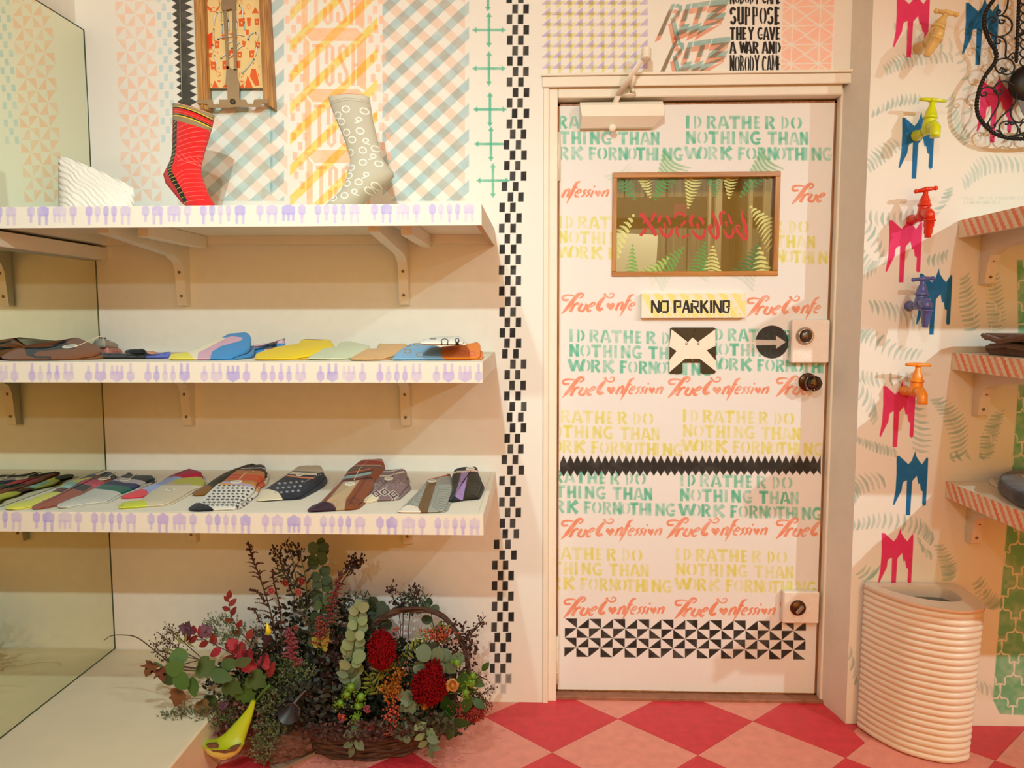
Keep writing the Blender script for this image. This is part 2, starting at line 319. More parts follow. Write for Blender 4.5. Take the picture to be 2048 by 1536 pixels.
# ================================================================ back wall with its stencils (plane Y=0)
wc=Canvas(-1.62,1.45,1.02,2.36,820,WHITE,seed=3,plane=planeY(0.))
pinwheels(wc,229,-22,4,17,20,25,PEACH,.62,2.2,.5,dx=.9)
for j in range(17):
    for i in range(3):
        if (i+j)%2==0 and j<17: wc.poly([(313+i*10+j*.6,-10+j*17.5),(321+i*10+j*.6,-10+j*17.5),(321+i*10+j*.6,4+j*17.5),(313+i*10+j*.6,4+j*17.5)],SKY,.75,1.8,.5)
for j in range(5): pinwheels(wc,300,20+j*80,1,1,8,10,PEACH,.1)
# black serrated strip
L=[];R_=[]
for j in range(16):
    y=-8+j*14.6; x0=352+j*.9; L+= [(x0,y),(x0-10,y+7.3)] ; R_+=[(x0+16,y),(x0+33-j*.25,y+7.3)]
wc.poly(L+R_[::-1],(62,60,54),.95,1.6,.12)
# blue and pink plaid panels
def plaid(x0,x1,y0,y1,sp,w,off,slope,col,a):
    for k in range(-12,24):
        b=off+k*sp; P=[(x0,b),(x0,b+w),(x1,b+w-(x1-x0)*slope),(x1,b-(x1-x0)*slope)]
        q=[]
        # clip to y range
        for i in range(4):
            A=P[i];B=P[(i+1)%4]; q.append(A)
        def clipy(q,yl,keep):
            out=[]
            for i in range(len(q)):
                A=q[i-1];B=q[i]; ia=keep(A[1]); ib=keep(B[1])
                if ia!=ib: t=(yl-A[1])/(B[1]-A[1]); out.append((A[0]+t*(B[0]-A[0]),yl))
                if ib: out.append(B)
            return out
        q=clipy(q,y0,lambda v:v>=y0) ; q=clipy(q,y1,lambda v:v<=y1) if q else q
        if len(q)>2: wc.poly(q,col,a,2.,.3,True,True)
plaid(765,938,-20,402,51,24,10,.93,(176,212,226),.8)
plaid(765,930,-20,402,52,26,-120,-.93,(253,220,204),.75)
plaid(540,568,-20,402,51,24,10,.93,(176,212,226),.8); plaid(388,545,215,402,51,24,-6,.93,(180,214,220),.75)
plaid(388,575,205,402,52,26,-120,-.93,(253,220,204),.65); plaid(405,520,165,206,51,24,-6,.93,(158,200,206),.6)
# peach frame column with TOSH and yellow bars
ORN=(250,170,112)
for j in range(20):
    for i in range(3):
        if (i+j)%2==0:
            for X0 in (568,733):
                x=X0+i*11.5+j*1.1; y=-8+j*19.5; wc.poly([(x,y),(x+9,y),(x+9,y+16),(x,y+16)],(250,180,150),.7,1.8,.5)
for j in range(4):
    y=-52+j*122.; x=603+j*3.5
    for P in ([(x,y),(x+12,y+14),(x+12,y+104),(x,y+112)],[(x+126,y),(x+114,y+14),(x+114,y+104),(x+126,y+112)],
              [(x+4,y-2),(x+122,y-2),(x+110,y+12),(x+16,y+12)],[(x+16,y+108),(x+110,y+108),(x+122,y+120),(x+4,y+120)]): wc.poly(P,ORN,.62,1.6,.3)
    for ch,dx,w in (('T',18,22),('O',43,20),('S',69,22),('H',96,18)):
        X=x+dx; t=y+18; h=84
        if ch=='T': r=[([(X,t+3),(X+w,t+3)],7),([(X+w/2,t),(X+w/2,t+h)],7.5)]
        elif ch=='O': r=[([(X+4,t+h*.48),(X+4,t+8),(X+w/2,t+2),(X+w-4,t+8),(X+w-4,t+h*.4)],7.5),([(X+4,t+h*.58),(X+4,t+h-8),(X+w/2,t+h-2),(X+w-4,t+h-8),(X+w-4,t+h*.5)],7.5)]
        elif ch=='S': r=[([(X+w-4,t+26),(X+w-4,t+8),(X+w/2,t+3),(X+4,t+8),(X+4,t+26),(X+w-4,t+h-26),(X+w-4,t+h-8),(X+w/2,t+h-3),(X+4,t+h-8),(X+4,t+h-26)],7.5)]
        else: r=[([(X+4,t),(X+4,t+h)],7),([(X+w-3,t),(X+w-3,t+h)],7),([(X+4,t+h/2),(X+w-3,t+h/2)],6)]
        for p,wd in r: wc.ribbon(p,wd,(248,176,140),.72,1.6,.25)
for k in range(8):
    b=20+k*62; wc.poly([(580,b),(580,b+22),(755,b-150),(755,b-172)],(255,222,84),.72,2.5,.35,True,True)
# green crosses
for x,y in ((976,-12),(978,60),(978,137),(980,219),(982,288),(986,361)):
    for dx,dy in ((1,0),(0,1)):
        wc.ribbon([(x-28*dx,y-29*dy),(x+28*dx,y+29*dy)],5.2,GREEN,.8,1.4,.3)
        for s_ in (-1,1):
            ex,ey=x+28*dx*s_,y+29*dy*s_; wc.poly([(ex+6*dx*s_,ey+6*dy*s_),(ex-3*dx*s_+6*dy,ey-3*dy*s_+6*dx),(ex-3*dx*s_-6*dy,ey-3*dy*s_-6*dx)],GREEN,.8,1.4,.3)
# over the door: yellow and lavender triangles
for j in range(8):
    for i in range(10):
        x=1080+i*21.7; y=-10+j*21.4
        if j<8: wc.poly([(x+3,y+19),(x+20,y+19),(x+20,y+3)],LAV,.72 if j<7 else .5,1.5,.35)
        if j<8 and i<9: wc.poly([(x+11+j*.6,y+13),(x+29,y+13),(x+12+j*.6,y+29)],(236,226,120),.75,1.8,.5,True,True)
def ritz(x,y,col,a):
    T=lambda pts:[(x+px*.93-.33*(py),y+py) for px,py in pts]
    for p in ([(22,2),(30,0),(24,62),(14,66)],[(34,0),(46,4),(50,14),(44,26),(34,30),(36,22),(42,14),(38,8),(30,8)],[(30,30),(38,28),(68,76),(58,78)],
              [(54,2),(64,0),(66,34),(55,36)],[(66,0),(102,-6),(103,4),(92,6),(94,30),(83,32),(82,8),(67,10)],[(104,-6),(142,-10),(144,2),(124,20),(146,18),(144,30),(106,34),(106,24),(126,6),(105,8)],
              [(60,42),(76,40),(74,48),(100,38),(98,46),(146,30),(98,64),(100,54),(80,64),(82,54),(60,64),(50,60)]): wc.poly(T(p),col,a,1.5,.3,True,True)
for (x,y) in ((1318,12),(1322,88)):
    ritz(x+5,y-5,(120,180,184),.7); ritz(x,y+6,(240,146,112),.75)
# black hand-cut lettering block
def fat(rows,x,w):
    for txt,y,h in rows:
        n=len(txt); tw=sum(.45 if ch==' ' else .35 if ch=='I' else 1. for ch in txt); X=x
        for ch in txt:
            cw=w/tw*(.45 if ch==' ' else .35 if ch=='I' else 1.)
            if ch!=' ': glyph(wc,ch,X+1,y,cw*.88,h,BLACK,1.,1.2,0,thick=1.22,nar=True)
            X+=cw
fat([('NOBODY CAME',-22,30),('SUPPOSE',13,37),('THEY GAVE',54,26),('A WAR AND',83,24),('NOBODY CAME',110,37)],1459,104)
# peach square with a star lattice
wc.poly([(1567,-20),(1669,-20),(1662,150),(1562,150)],(248,178,152),.72,3,.3)
for j in range(6):
    y=-28+j*38
    wc.ribbon([(1560,y+4),(1672,y+2)],2.6,WHITE,.9)
    for i in range(2):
        x=1587+i*55-j*1.3
        if j==0: wc.ribbon([(x+1,-30),(x-6,155)],3,WHITE,.9)
        wc.ribbon([(x-28,y+22),(x+28,y-16)],2.4,WHITE,.9); wc.ribbon([(x-28,y-14),(x+28,y+22)],2.4,WHITE,.9)
        wc.ribbon([(x-28,y-16+38),(x+28,y+22+38)],2.2,WHITE,.6)
# black check strip: second canvas for the strip lower down
sc=Canvas(-.165,0,.012,1.45,820,WHITE,seed=5,plane=planeY(0.))
def strip_x(y):
    ks=[(-30,1037),(60,1037),(200,1034),(330,1030),(400,1022),(600,1021),(680,1020),(735,1031),(830,1033),(900,1024),(1040,1019),(1080,1009),(1200,1004),(1310,1001),(1400,1001)]
    for (a,b),(c_,d) in zip(ks,ks[1:]):
        if a<=y<=c_: return round((b+(d-b)*(y-a)/(c_-a))/5)*5
    return 1001
y=-12
rr=random.Random(3); k=0
while y<1385:
    x=strip_x(y); xs=(x-16,x+6) if k%2==0 else (x-5,x+17)
    for q in xs:
        f=1. if y<1340 else max(.15,(1385-y)/60)
        jx=rr.uniform(-1,1); P=[(q+jx-5.2,y),(q+jx+5.6,y-.5),(q+jx+5.2,y+18),(q+jx-5.6,y+18)]
        for c_ in (wc,sc): c_.poly(P,BLACK,f*rr.choice((1,1,.93,.85)),1.6 if y<1340 else 5,.12)
    y+=20.9+.3*(y>700)-.6*(y>1080); k+=1
mat_wall=mat_img('stencilled_wall_paint',wc,.75,.3,25); mat_strip=mat_img('stencilled_wall_strip_paint',sc,.75,.3,25)
def quadwall(name,rects,mats,uvs,kind='structure',label=None):
    """rects: (x0,z0,x1,z1,matindex,y)"""
    m=MB()
    for r,(x0,z0,x1,z1,mi,yy) in enumerate(rects):
        cv=uvs[mi]; v=[(x0,yy,z0),(x1,yy,z0),(x1,yy,z1),(x0,yy,z1)]
        uv=[((p[0]-cv.u0)/(cv.u1-cv.u0),(p[2]-cv.v0)/(cv.v1-cv.v0)) for p in v] if cv else None
        m.add(v,[(0,1,2,3)],mi,False,uv)
        vb=[(x,yy+.09,z) for x,_,z in v]
        m.add(v+vb,[(0,4,5,1),(1,5,6,2),(2,6,7,3),(3,7,4,0),(4,7,6,5)],0)
    return m.build(name,mats,label=label,kind=kind)
quadwall('wall_back',[(-1.50,0,-.165,1.45,0,0),(-.165,0,.012,1.45,2,0),(-1.50,1.45,.012,2.36,1,0),(.012,2.045,1.02,2.36,1,0),(-1.5,2.36,1.02,2.75,0,0)],[plaster,mat_wall,mat_strip],[None,wc,sc],label='white back wall with pastel stencils above the sock shelves and round the door')
# ================================================================ right wall (plane Y=-.10) with its stencils
RY=-.10
rc=Canvas(.975,0,1.72,2.36,800,WHITE,seed=9,plane=planeY(RY))
MSH=[(512,215),(530,215),(590,270),(612,245),(635,182),(640,215),(662,250),(680,270),(712,222),(720,230),(715,350),(712,400),(705,535),(690,545),(680,530),(685,450),(672,440),(665,395),(655,400),(645,345),(615,380),(600,605),(572,605),(580,375),(558,385),(550,400),(545,440),(520,490),(495,540),(488,535),(505,440),(512,330)]
def fronds(pts,n,l0,l1,ang,col=TEAL,a=.62,wd=6.4,curve=.11,dang=0.):
    P=catmull([(p[0],p[1],0) for p in pts],8); m=len(P)-1
    for i in range(n):
        t=i/(n-1)*m; k=min(int(t),m-1); f=t-k; x=P[k][0]*(1-f)+P[k+1][0]*f; y=P[k][1]*(1-f)+P[k+1][1]*f
        l=l0+(l1-l0)*i/(n-1); l*=.72+.34*math.sin(PI*min(1,max(0,(i+.8)/(n+.6)))); th=math.radians(ang+dang*i/(n-1))
        ex,ey=x+l*math.cos(th),y+l*math.sin(th); mx,my=(x+ex)/2-(ey-y)*curve,(y+ey)/2+(ex-x)*curve
        rc.ribbon([(x,y),(mx,my),(ex,ey)],[wd*.5,wd,1.],col,a*(.75+.25*math.sin(i*2.3)),1.8,.4,True,3)
fronds([(1775,150),(1830,132),(1905,125)],16,30,30,-115,wd=6)
fronds([(1744,235),(1790,215),(1835,208)],11,20,26,-80)
fronds([(1742,345),(1770,325),(1800,300)],9,34,34,-125)
fronds([(1890,205),(1900,260),(1925,290)],12,34,30,-50)
fronds([(1930,380),(1975,350),(2048,345)],14,34,40,-105,col=(150,186,184))
fronds([(1790,60),(1850,105),(1900,108)],6,18,40,-95); fronds([(1910,110),(1925,180),(1920,280)],9,22,34,-35,a=.4)
fronds([(1730,420),(1790,425),(1850,415)],11,34,22,85); fronds([(1860,430),(1880,400),(1890,380)],6,26,22,-20)
fronds([(1727,470),(1745,500),(1765,530)],6,40,20,-60); fronds([(1730,500),(1745,520),(1760,520)],6,44,34,110)
fronds([(1860,510),(1880,505),(1895,500)],5,26,26,95)
fronds([(1738,600),(1780,605),(1830,630)],9,34,44,75,curve=-.1)
fronds([(1720,660),(1750,660),(1800,690),(1845,700)],14,36,30,120,curve=.1)
fronds([(1717,740),(1760,745),(1830,745)],10,34,24,80); fronds([(1717,800),(1735,830),(1745,850)],6,40,36,-75)
fronds([(1920,560),(1918,610),(1928,660)],12,30,44,-38,dang=20); fronds([(1975,555),(1972,610),(1978,660)],14,32,44,-22,dang=12)
fronds([(1860,800),(1890,850),(1905,915)],15,38,44,-12,dang=-18); fronds([(1958,915),(1962,870),(1985,825)],14,40,34,-12)
fronds([(1823,800),(1826,850),(1824,895)],9,26,44,12); fronds([(1712,885),(1750,905),(1790,915)],12,18,26,-100)
fronds([(1708,1010),(1725,990),(1770,975)],10,34,44,-120); fronds([(1704,1062),(1760,1057),(1830,1068),(1860,1090)],18,30,36,-82,curve=.12)
fronds([(1868,1092),(1880,1130),(1885,1160)],12,26,36,-8,dang=-10); fronds([(1945,1170),(1960,1210),(1985,1220)],11,34,40,-45)
fronds([(1712,1150),(1725,1165),(1740,1150)],6,34,40,-45); fronds([(1697,1320),(1703,1350),(1709,1370)],4,30,20,-80); fronds([(1840,1090),(1850,1112),(1862,1120)],4,20,26,-110)
fronds([(1900,905),(1920,900),(1960,905)],4,26,20,60); fronds([(1948,1370),(1960,1385),(1985,1395)],6,26,34,-105,a=.5)
for x,y,col,s_ in ((1786,-20,PINKM,1.02),(1924,-5,BLUEM,1.02),(1797,225,BLUEM,1.),(1953,150,PINKM,1.02),(1771,430,PINKM,1.02),(1832,537,BLUEM,1.),(1759,762,PINKM,1.),(1786,902,BLUEM,.97),(1756,1056,PINKM,.98)):
    rc.poly([(x+(px-488)/3.2*s_,y+(py-182)/3.2*s_) for px,py in MSH],col,.96,1.6,.06)
# green trellis band on the right, ogee lattice left unpainted
g0=Canvas  # noqa
tre=[(2034,520),(2038,760),(2022,960),(2008,1120),(1995,1280),(1986,1400),(2000,1428),(2160,1436),(2180,520)]
rc.poly(tre,(104,178,134),.92,3,.45)
for j in range(-1,22):
    for i in range(-1,5):
        y=530+j*44; x=2030+i*52+(26 if j%2 else 0)-(j*44)*.035
        for s_ in (-1,1):
            rc.ribbon([(x,y-22),(x+s_*4,y-14),(x+s_*14,y-13),(x+s_*17,y-6),(x+s_*17,y+4),(x+s_*26,y+2),(x+s_*26,y+22)],[2,4,2.6,3.6,2.6,3.6,2],WHITE,.92,1.5,0,True,3)
def smalltext(c,txt,x,y,h,w,col,a,dx=1.25):
    for ch in txt:
        if ch!=' ': glyph(c,ch,x,y,w,h,col,a,1.3,.4,thick=.6)
        x+=w*dx
smalltext(rc,'VALLI MATCH INDUSTRIES',1924,393,6,4.6,(170,190,176),.7,1.22); smalltext(rc,'SANKARANKOVIL',1927,402,6,4.6,(170,190,176),.7,1.3)
mat_right=mat_img('stencilled_right_wall_paint',rc,.75,.3,25)
quadwall('wall_right',[(.98,0,1.70,2.36,1,RY),(1.70,0,3.3,2.36,0,RY),(.98,2.36,3.3,2.75,0,RY)],[plaster,mat_right],[None,rc],label='white wall right of the door stencilled with dripping emblems, fronds and green trellis')
m=MB(); m.add([(.945,0.06,0),(.98,RY,0),(.98,RY,2.75),(.945,0.06,2.75)],[(0,1,2,3)]); m.add([(.98,RY,0),(1.02,RY+.09,0),(1.02,RY+.09,2.75),(.98,RY,2.75)],[(0,1,2,3)]);
m.add([(.945,.06,0),(1.05,.09,0),(1.05,.09,2.75),(.945,.06,2.75)],[(0,3,2,1)])
m.build('wall_reveal',plaster,kind='structure',label='cream painted reveal between the door frame and the tap wall')
# side walls, ceiling
m=MB(); m.box((-1.60,-6.6,0),(-1.475,.09,2.75)); m.build('wall_left',plaster,kind='structure',label='white side wall behind the mirror')
m=MB(); m.box((3.3,-6.6,0),(3.4,.0,2.75)); m.build('wall_side_right',plaster,kind='structure',label='white side wall of the shop, right of the frame')
m=MB(); m.box((-1.6,-6.6,2.75),(3.4,2.2,2.85)); m.build('ceiling',plaster,kind='structure',label='white shop ceiling')
# floor slab and its diamond tiles
fl=bpy.data.materials.new('painted_floor'); fl.use_nodes=True; nt=fl.node_tree; b=nt.nodes['Principled BSDF']
tc=nt.nodes.new('ShaderNodeTexCoord'); mp=nt.nodes.new('ShaderNodeMapping'); mp.inputs['Rotation'].default_value=(0,0,PI/4); ck=nt.nodes.new('ShaderNodeTexChecker')
ck.inputs['Scale'].default_value=1/.305; ck.inputs[1].default_value=(*srgb((206,66,72)),1); ck.inputs[2].default_value=(*srgb((226,142,126)),1)
nt.links.new(tc.outputs['Object'],mp.inputs[0]); nt.links.new(mp.outputs[0],ck.inputs[0]); nt.links.new(ck.outputs[0],b.inputs['Base Color']); b.inputs['Roughness'].default_value=.55
m=MB(); m.box((-1.6,-6.6,-.1),(3.4,.10,-.001)); floor=m.build('floor',fl,kind='structure',label='shop floor of red and pink diamond tiles')
tr=mat('red_vinyl_tile',(214,56,66),.42,.25,30,var=.10,spec=.4); tp=mat('pink_vinyl_tile',(232,146,128),.45,.25,30,var=.07,spec=.4)
tmesh={}
def clip(q,n,d):
    out=[]
    for i in range(len(q)):
        A=q[i-1];B=q[i]; fa=A[0]*n[0]+A[1]*n[1]-d; fb=B[0]*n[0]+B[1]*n[1]-d
        if (fa<=0)!=(fb<=0): t=fa/(fa-fb); out.append((A[0]+t*(B[0]-A[0]),A[1]+t*(B[1]-A[1])))
        if fb<=0: out.append(B)
    return out
V0=onZ(1236,1439,0); DX,DY=.4315,.392
for j in range(-1,8):
    for i in range(-4,6):
        cx=V0[0]+(i+ (0 if j%2 else .5))*DX; cy=V0[1]-j*DY/2
        if cx<-1.2 or cx>2.5: continue
        e=.0008; q=[(cx-DX/2+e,cy),(cx,cy-DY/2+e),(cx+DX/2-e,cy),(cx,cy+DY/2-e)]
        if cx-DX/2<.0: q0=clip(q,(0,1),-.002) if cx<.0 else None
        else: q0=None
        if q0 is None:
            if cx<.97: q0=clip(clip(q,(0,1),.085),(1,.15),.962) if cy>-.2 else q
            else: q0=clip(q,(0,1),RY-.002)
        if cx<.01 : q0=clip(q,(0,1),-.002)
        if len(q0)<3: continue
        # left of the frame the wall face is nearer
        mb=MB(); mb.prism([(x,y,0) for x,y in q0],(0,0,.0016)); mb.build('floor_tile',tr if j%2==0 else tp,parent=floor)
# platform under the shelves, on which the mirror stands
m=MB(); m.box((-1.475,-2.3,.0),(-.93,-.0005,.17),0,.006); m.build('trim_1',[mat('cream_platform_paint',(240,224,190),.6,.3,8,var=.03)],kind='structure',label='low cream painted platform along the mirror')
# ================================================================ mirror
mm=bpy.data.materials.new('mirror_silver'); mm.use_nodes=True; b=mm.node_tree.nodes['Principled BSDF']; b.inputs['Base Color'].default_value=(.80,.83,.66,1); b.inputs['Metallic'].default_value=1; b.inputs['Roughness'].default_value=.015
MX=-1.448
t=empty('wall_mirror',(-1.47,-1.2,.17),'tall frameless greenish mirror standing on the platform against the side wall','mirror')
m=MB(); m.box((-1.4745,-2.25,.1705),(MX,-.003,2.21)); m.f=[f for f in m.f]; m.build('glass',mm,t)
m=MB(); m.box((MX-.001,-.005,.172),(MX+.0012,-.001,2.208)); m.box((MX-.001,-2.25,.1705),(MX+.0012,-.003,.1735)); m.box((MX-.001,-2.25,2.2075),(MX+.0012,-.003,2.2105)); m.build('edge',mat('green_glass_edge',(52,66,40),.2),t)
# ================================================================ door frame, lintel
m=MB(); m.box((.012,.012,0),(.058,.10,2.03),0,.002); m.box((.0125,-.004,0),(.030,.0118,2.012),0,.002); m.build('trim_2',paintwood,kind='structure',label='cream left door jamb')
m=MB(); m.box((.0585,.0122,1.985),(.944,.10,2.03),0,.003); m.build('trim_3',paintwood,kind='structure',label='cream door head')
m=MB(); m.box((.0085,-.0065,2.0135),(.965,-.0002,2.045),0,.002); m.box((.006,-.015,2.0455),(.965,-.0004,2.053),0,.001); m.build('trim_4',paintwood,kind='structure',label='painted ledge over the door')
m=MB(); m.box((.945,.03,0),(.985,.10,2.01),0,.002); m.build('trim_5',paintwood,kind='structure',label='cream right door jamb')
m=MB(); m.box((.012,.02,.0),(.975,.098,.0125),0,.002); m.build('trim_6',mat('worn_threshold',(150,96,70),.6,.5,40,var=.2),kind='structure',label='dark worn threshold under the door')
# ================================================================ door
DYY=.06
dc=Canvas(.05,.0,.96,2.0,900,(228,224,219),seed=12,plane=planeY(DYY))
for x,y,col,k in ((1372,232,GREEN,1.),(1074,232,GREEN,1.),(1116,432,YEL,.97),(1393,436,YEL,.97),(1139,659,GREEN,.97),(1416,657,GREEN,.95),(1082,820,YEL,.97),(1366,820,YEL,.96),(1067,940,GREEN,.97),(1360,948,GREEN,.97),(1060,1093,YEL,.97),(1352,1097,YEL,.96)):
    block(dc,x,y,col,k,.03 if y>400 else .008)
for x,y,cut,st in ((1016,402,None,900),(1583,409,640,None),(1123,628,1200,None),(1494,634,1200,None),(1124,796,None,None),(1336,796,None,None),(1552,794,640,None),(1122,1079,None,None),(1333,1078,None,None),(1552,1078,None,None),(1127,1236,None,None),(1349,1238,None,None),(1560,1240,None,None)):
    script(dc,x,y,.985,0.,cut,st)
# serrated black band
T=[];B_=[]
for i in range(38):
    x=1120+i*13.9; yo=i*.0; T+=[(x,926-0),(x+7,911+yo)]; B_+=[(x,941),(x+7,953-.1*i)]
dc.poly(T+B_[::-1],BLACK,.97,2.2,.12)
pinwheels(dc,1130,1237,20,4,24.1,19.2,BLACK,.98,1.7,.18,dx=-.5,dy=.28,shrink=.96)
# arrow disc
dc.disc((1544,684),33,(44,42,40),.97,1.6,n=32)
dc.poly([(1508,679),(1552,680),(1552,671),(1572,684),(1552,698),(1552,690),(1508,691)],(238,226,214),.8,1.3); block(dc,1416,657,GREEN,.95,a=.12)
# frond overspray beyond the pane
def comb(c,ax,ay,bx,by,w,n,col,a=.9,bend=.18,soft=1.5):
    L=math.hypot(bx-ax,by-ay); ux,uy=(bx-ax)/L,(by-ay)/L; nx,ny=-uy,ux
    for i in range(n):
        t=(i+.3)/n; ww=w*(1-t)**.8; x,y=ax+ux*L*t,ay+uy*L*t; th=L/n*.62
        P=[(x-nx*ww/2-ux*ww*bend*.6,y-ny*ww/2-uy*ww*bend*.6),(x,y),(x+nx*ww/2-ux*ww*bend,y+ny*ww/2-uy*ww*bend)]
        c.ribbon(P,[th*.25,th,th*.9],col,a,soft,.15,True,3)
LEAFG=(58,150,58); LIME=(214,216,128)
COMBS=[(1350,325,1308,404,66,12,LEAFG),(1238,345,1272,402,60,9,(60,140,66)),(1288,350,1302,398,36,9,LIME),(1388,352,1376,420,42,11,LIME),(1428,352,1433,398,40,9,(52,140,70)),(1462,352,1458,400,38,8,LIME),(1540,322,1478,398,62,12,(52,140,62)),
 (1222,500,1270,425,46,9,LIME),(1556,480,1498,410,66,12,LIME),(1262,552,1265,486,34,9,(100,164,50)),(1310,556,1370,492,60,11,(90,160,60)),(1296,552,1340,512,44,7,(178,194,96)),(1392,550,1410,480,52,10,(70,150,56)),(1424,552,1426,488,46,9,LIME),(1482,560,1520,482,64,11,(40,110,46)),(1524,552,1518,490,50,7,LIME)]
for q in COMBS: comb(dc,*q[:6],q[6],.5 if q[1]<330 else .12,soft=5)
door_m=mat_img('stencilled_door_paint',dc,.6,.5,30,.002)
edge_m=wood('worn_door_edge',(120,76,40),(178,120,66),8,'Z')
wx0,wx1,wz0,wz1=.2365,.7735,1.4285,1.7605
d=empty('door_1',(.5,.08,.012),'white door stencilled with green, coral and yellow lettering','door',kind='structure')
for ke in ('category',): del d[ke]
m=MB(); x0,x1,z0,z1=.060,.9435,.0145,1.9785
def panel(m,a,b,y,cv,mi):
    v=[(a[0],y,a[1]),(b[0],y,a[1]),(b[0],y,b[1]),(a[0],y,b[1])]
    m.add(v,[(0,1,2,3)],mi,False,[((p[0]-cv.u0)/(cv.u1-cv.u0),(p[2]-cv.v0)/(cv.v1-cv.v0)) for p in v])
e=.004
for a,b_ in (((x0+e,z0+e),(wx0,z1-e)),((wx1,z0+e),(x1-e,z1-e)),((wx0,z0+e),(wx1,wz0)),((wx0,wz1),(wx1,z1-e))):
    panel(m,a,b_,DYY,dc,0); m.box((a[0],DYY+.0004,a[1]),(b_[0],DYY+.038,b_[1]),1)
m.build('panel',[door_m,paintwood],d)
m=MB(); m.box((x0,DYY-.0006,z0),(x0+e+.002,DYY+.038,z1),0); m.box((x1-e-.002,DYY-.0006,z0),(x1,DYY+.038,z1)); m.box((x0,DYY-.0006,z1-e-.002),(x1,DYY+.038,z1)); m.box((x0,DYY-.0006,z0),(x1,DYY+.038,z0+e)); m.build('worn_edge',edge_m,d)
fw=wood('varnished_window_frame',(150,92,36),(196,134,62),5,'X',.35); fwz=wood('varnished_window_frame_upright',(150,92,36),(196,134,62),5,'Z',.35); ft=.0165
for a,b_,mt in (((wx0,wz1-ft),(wx1,wz1),fw),((wx0,wz0),(wx1,wz0+ft*.95),fw),((wx0,wz0+ft*.95),(wx0+ft*.9,wz1-ft),fwz),((wx1-ft,wz0+ft*.95),(wx1,wz1-ft),fwz)):
    MB().box((a[0],DYY-.006,a[1]),(b_[0],DYY+.034,b_[1]),0,.0015).build('window_frame',mt,d)
gc=Canvas(wx0,wz0,wx1,wz1,1700,(0,0,0),alpha=True,seed=4,plane=planeY(DYY+.018))
for q in COMBS: comb(gc,*q[:6],q[6],.93,soft=2.2)
gc.a[...,3]*=.93
REDT=(190,10,10)
LT=[([(150,190),(240,300),(330,430),(380,525)],[64,62,60,50]),([(370,185),(310,310)],[52,34]),([(150,525),(235,420)],[44,58]),([(205,260),(200,350)],[30,20]),
([(450,215),(415,330)],[46,44]),([(525,225),(570,290),(590,365)],[34,40,30]),([(500,335),(520,430)],[34,28]),([(435,395),(480,495),(545,530),(600,490),(610,410)],[44,52,52,46,34]),
([(690,175),(645,265)],[44,36]),([(740,180),(815,250)],[46,34]),([(815,305),(745,385)],[44,34]),([(690,390),(675,460),(715,540)],[46,46,30]),([(765,560),(865,505)],[30,36]),
([(935,215),(885,290),(910,390)],[40,52,34]),([(995,250),(1060,300),(1070,365)],[34,44,30]),([(985,345),(998,430)],[40,34]),([(910,440),(970,530),(1030,555),(1085,510),(1095,425)],[32,50,52,48,30]),
([(1190,130),(1235,260),(1280,390),(1290,500),(1265,560),(1205,520),(1160,430),(1165,375),(1200,375),(1210,420)],[6,46,60,52,44,44,44,34,22,12]),
([(1400,185),(1350,175),(1320,240),(1345,380)],[30,40,46,28]),([(1435,210),(1490,350)],[34,36]),([(1395,315),(1420,385)],[34,24]),([(1365,430),(1420,530),(1475,545),(1510,480),(1505,400)],[24,46,46,40,18]),
([(1620,120),(1650,260),(1690,400),(1710,520),(1690,580),(1630,530),(1560,430),(1555,385),(1590,370),(1610,410)],[6,50,66,52,44,46,44,30,22,14])]
for p,w in LT: gc.ribbon([(1260+a/7.314,400+b_/7.314) for a,b_ in p],[v/7.314 for v in w],REDT,.98,1.6,0,True,3)
gm=bpy.data.materials.new('painted_glass'); gm.use_nodes=True; nt=gm.node_tree; nt.nodes.clear()
out=nt.nodes.new('ShaderNodeOutputMaterial'); mx=nt.nodes.new('ShaderNodeMixShader'); ti=nt.nodes.new('ShaderNodeTexImage'); ti.image=gc.image('painted_glass')
df=nt.nodes.new('ShaderNodeBsdfPrincipled'); df.inputs['Roughness'].default_value=.5
g1=nt.nodes.new('ShaderNodeMixShader'); g1.inputs[0].default_value=.09; tb=nt.nodes.new('ShaderNodeBsdfTransparent'); tb.inputs[0].default_value=(.9,.93,.86,1); gl=nt.nodes.new('ShaderNodeBsdfGlossy'); gl.inputs['Roughness'].default_value=.03
nt.links.new(tb.outputs[0],g1.inputs[1]); nt.links.new(gl.outputs[0],g1.inputs[2]); nt.links.new(g1.outputs[0],mx.inputs[1]); nt.links.new(df.outputs[0],mx.inputs[2]); nt.links.new(ti.outputs['Alpha'],mx.inputs[0]); nt.links.new(ti.outputs['Color'],df.inputs['Base Color']); nt.links.new(mx.outputs[0],out.inputs[0])
gx0,gx1,gz0,gz1=wx0+ft*.9,wx1-ft,wz0+ft*.95,wz1-ft
m=MB(); panel(m,(gx0,gz0),(gx1,gz1),DYY+.018,gc,0); m.build('glass_pane',gm,d)
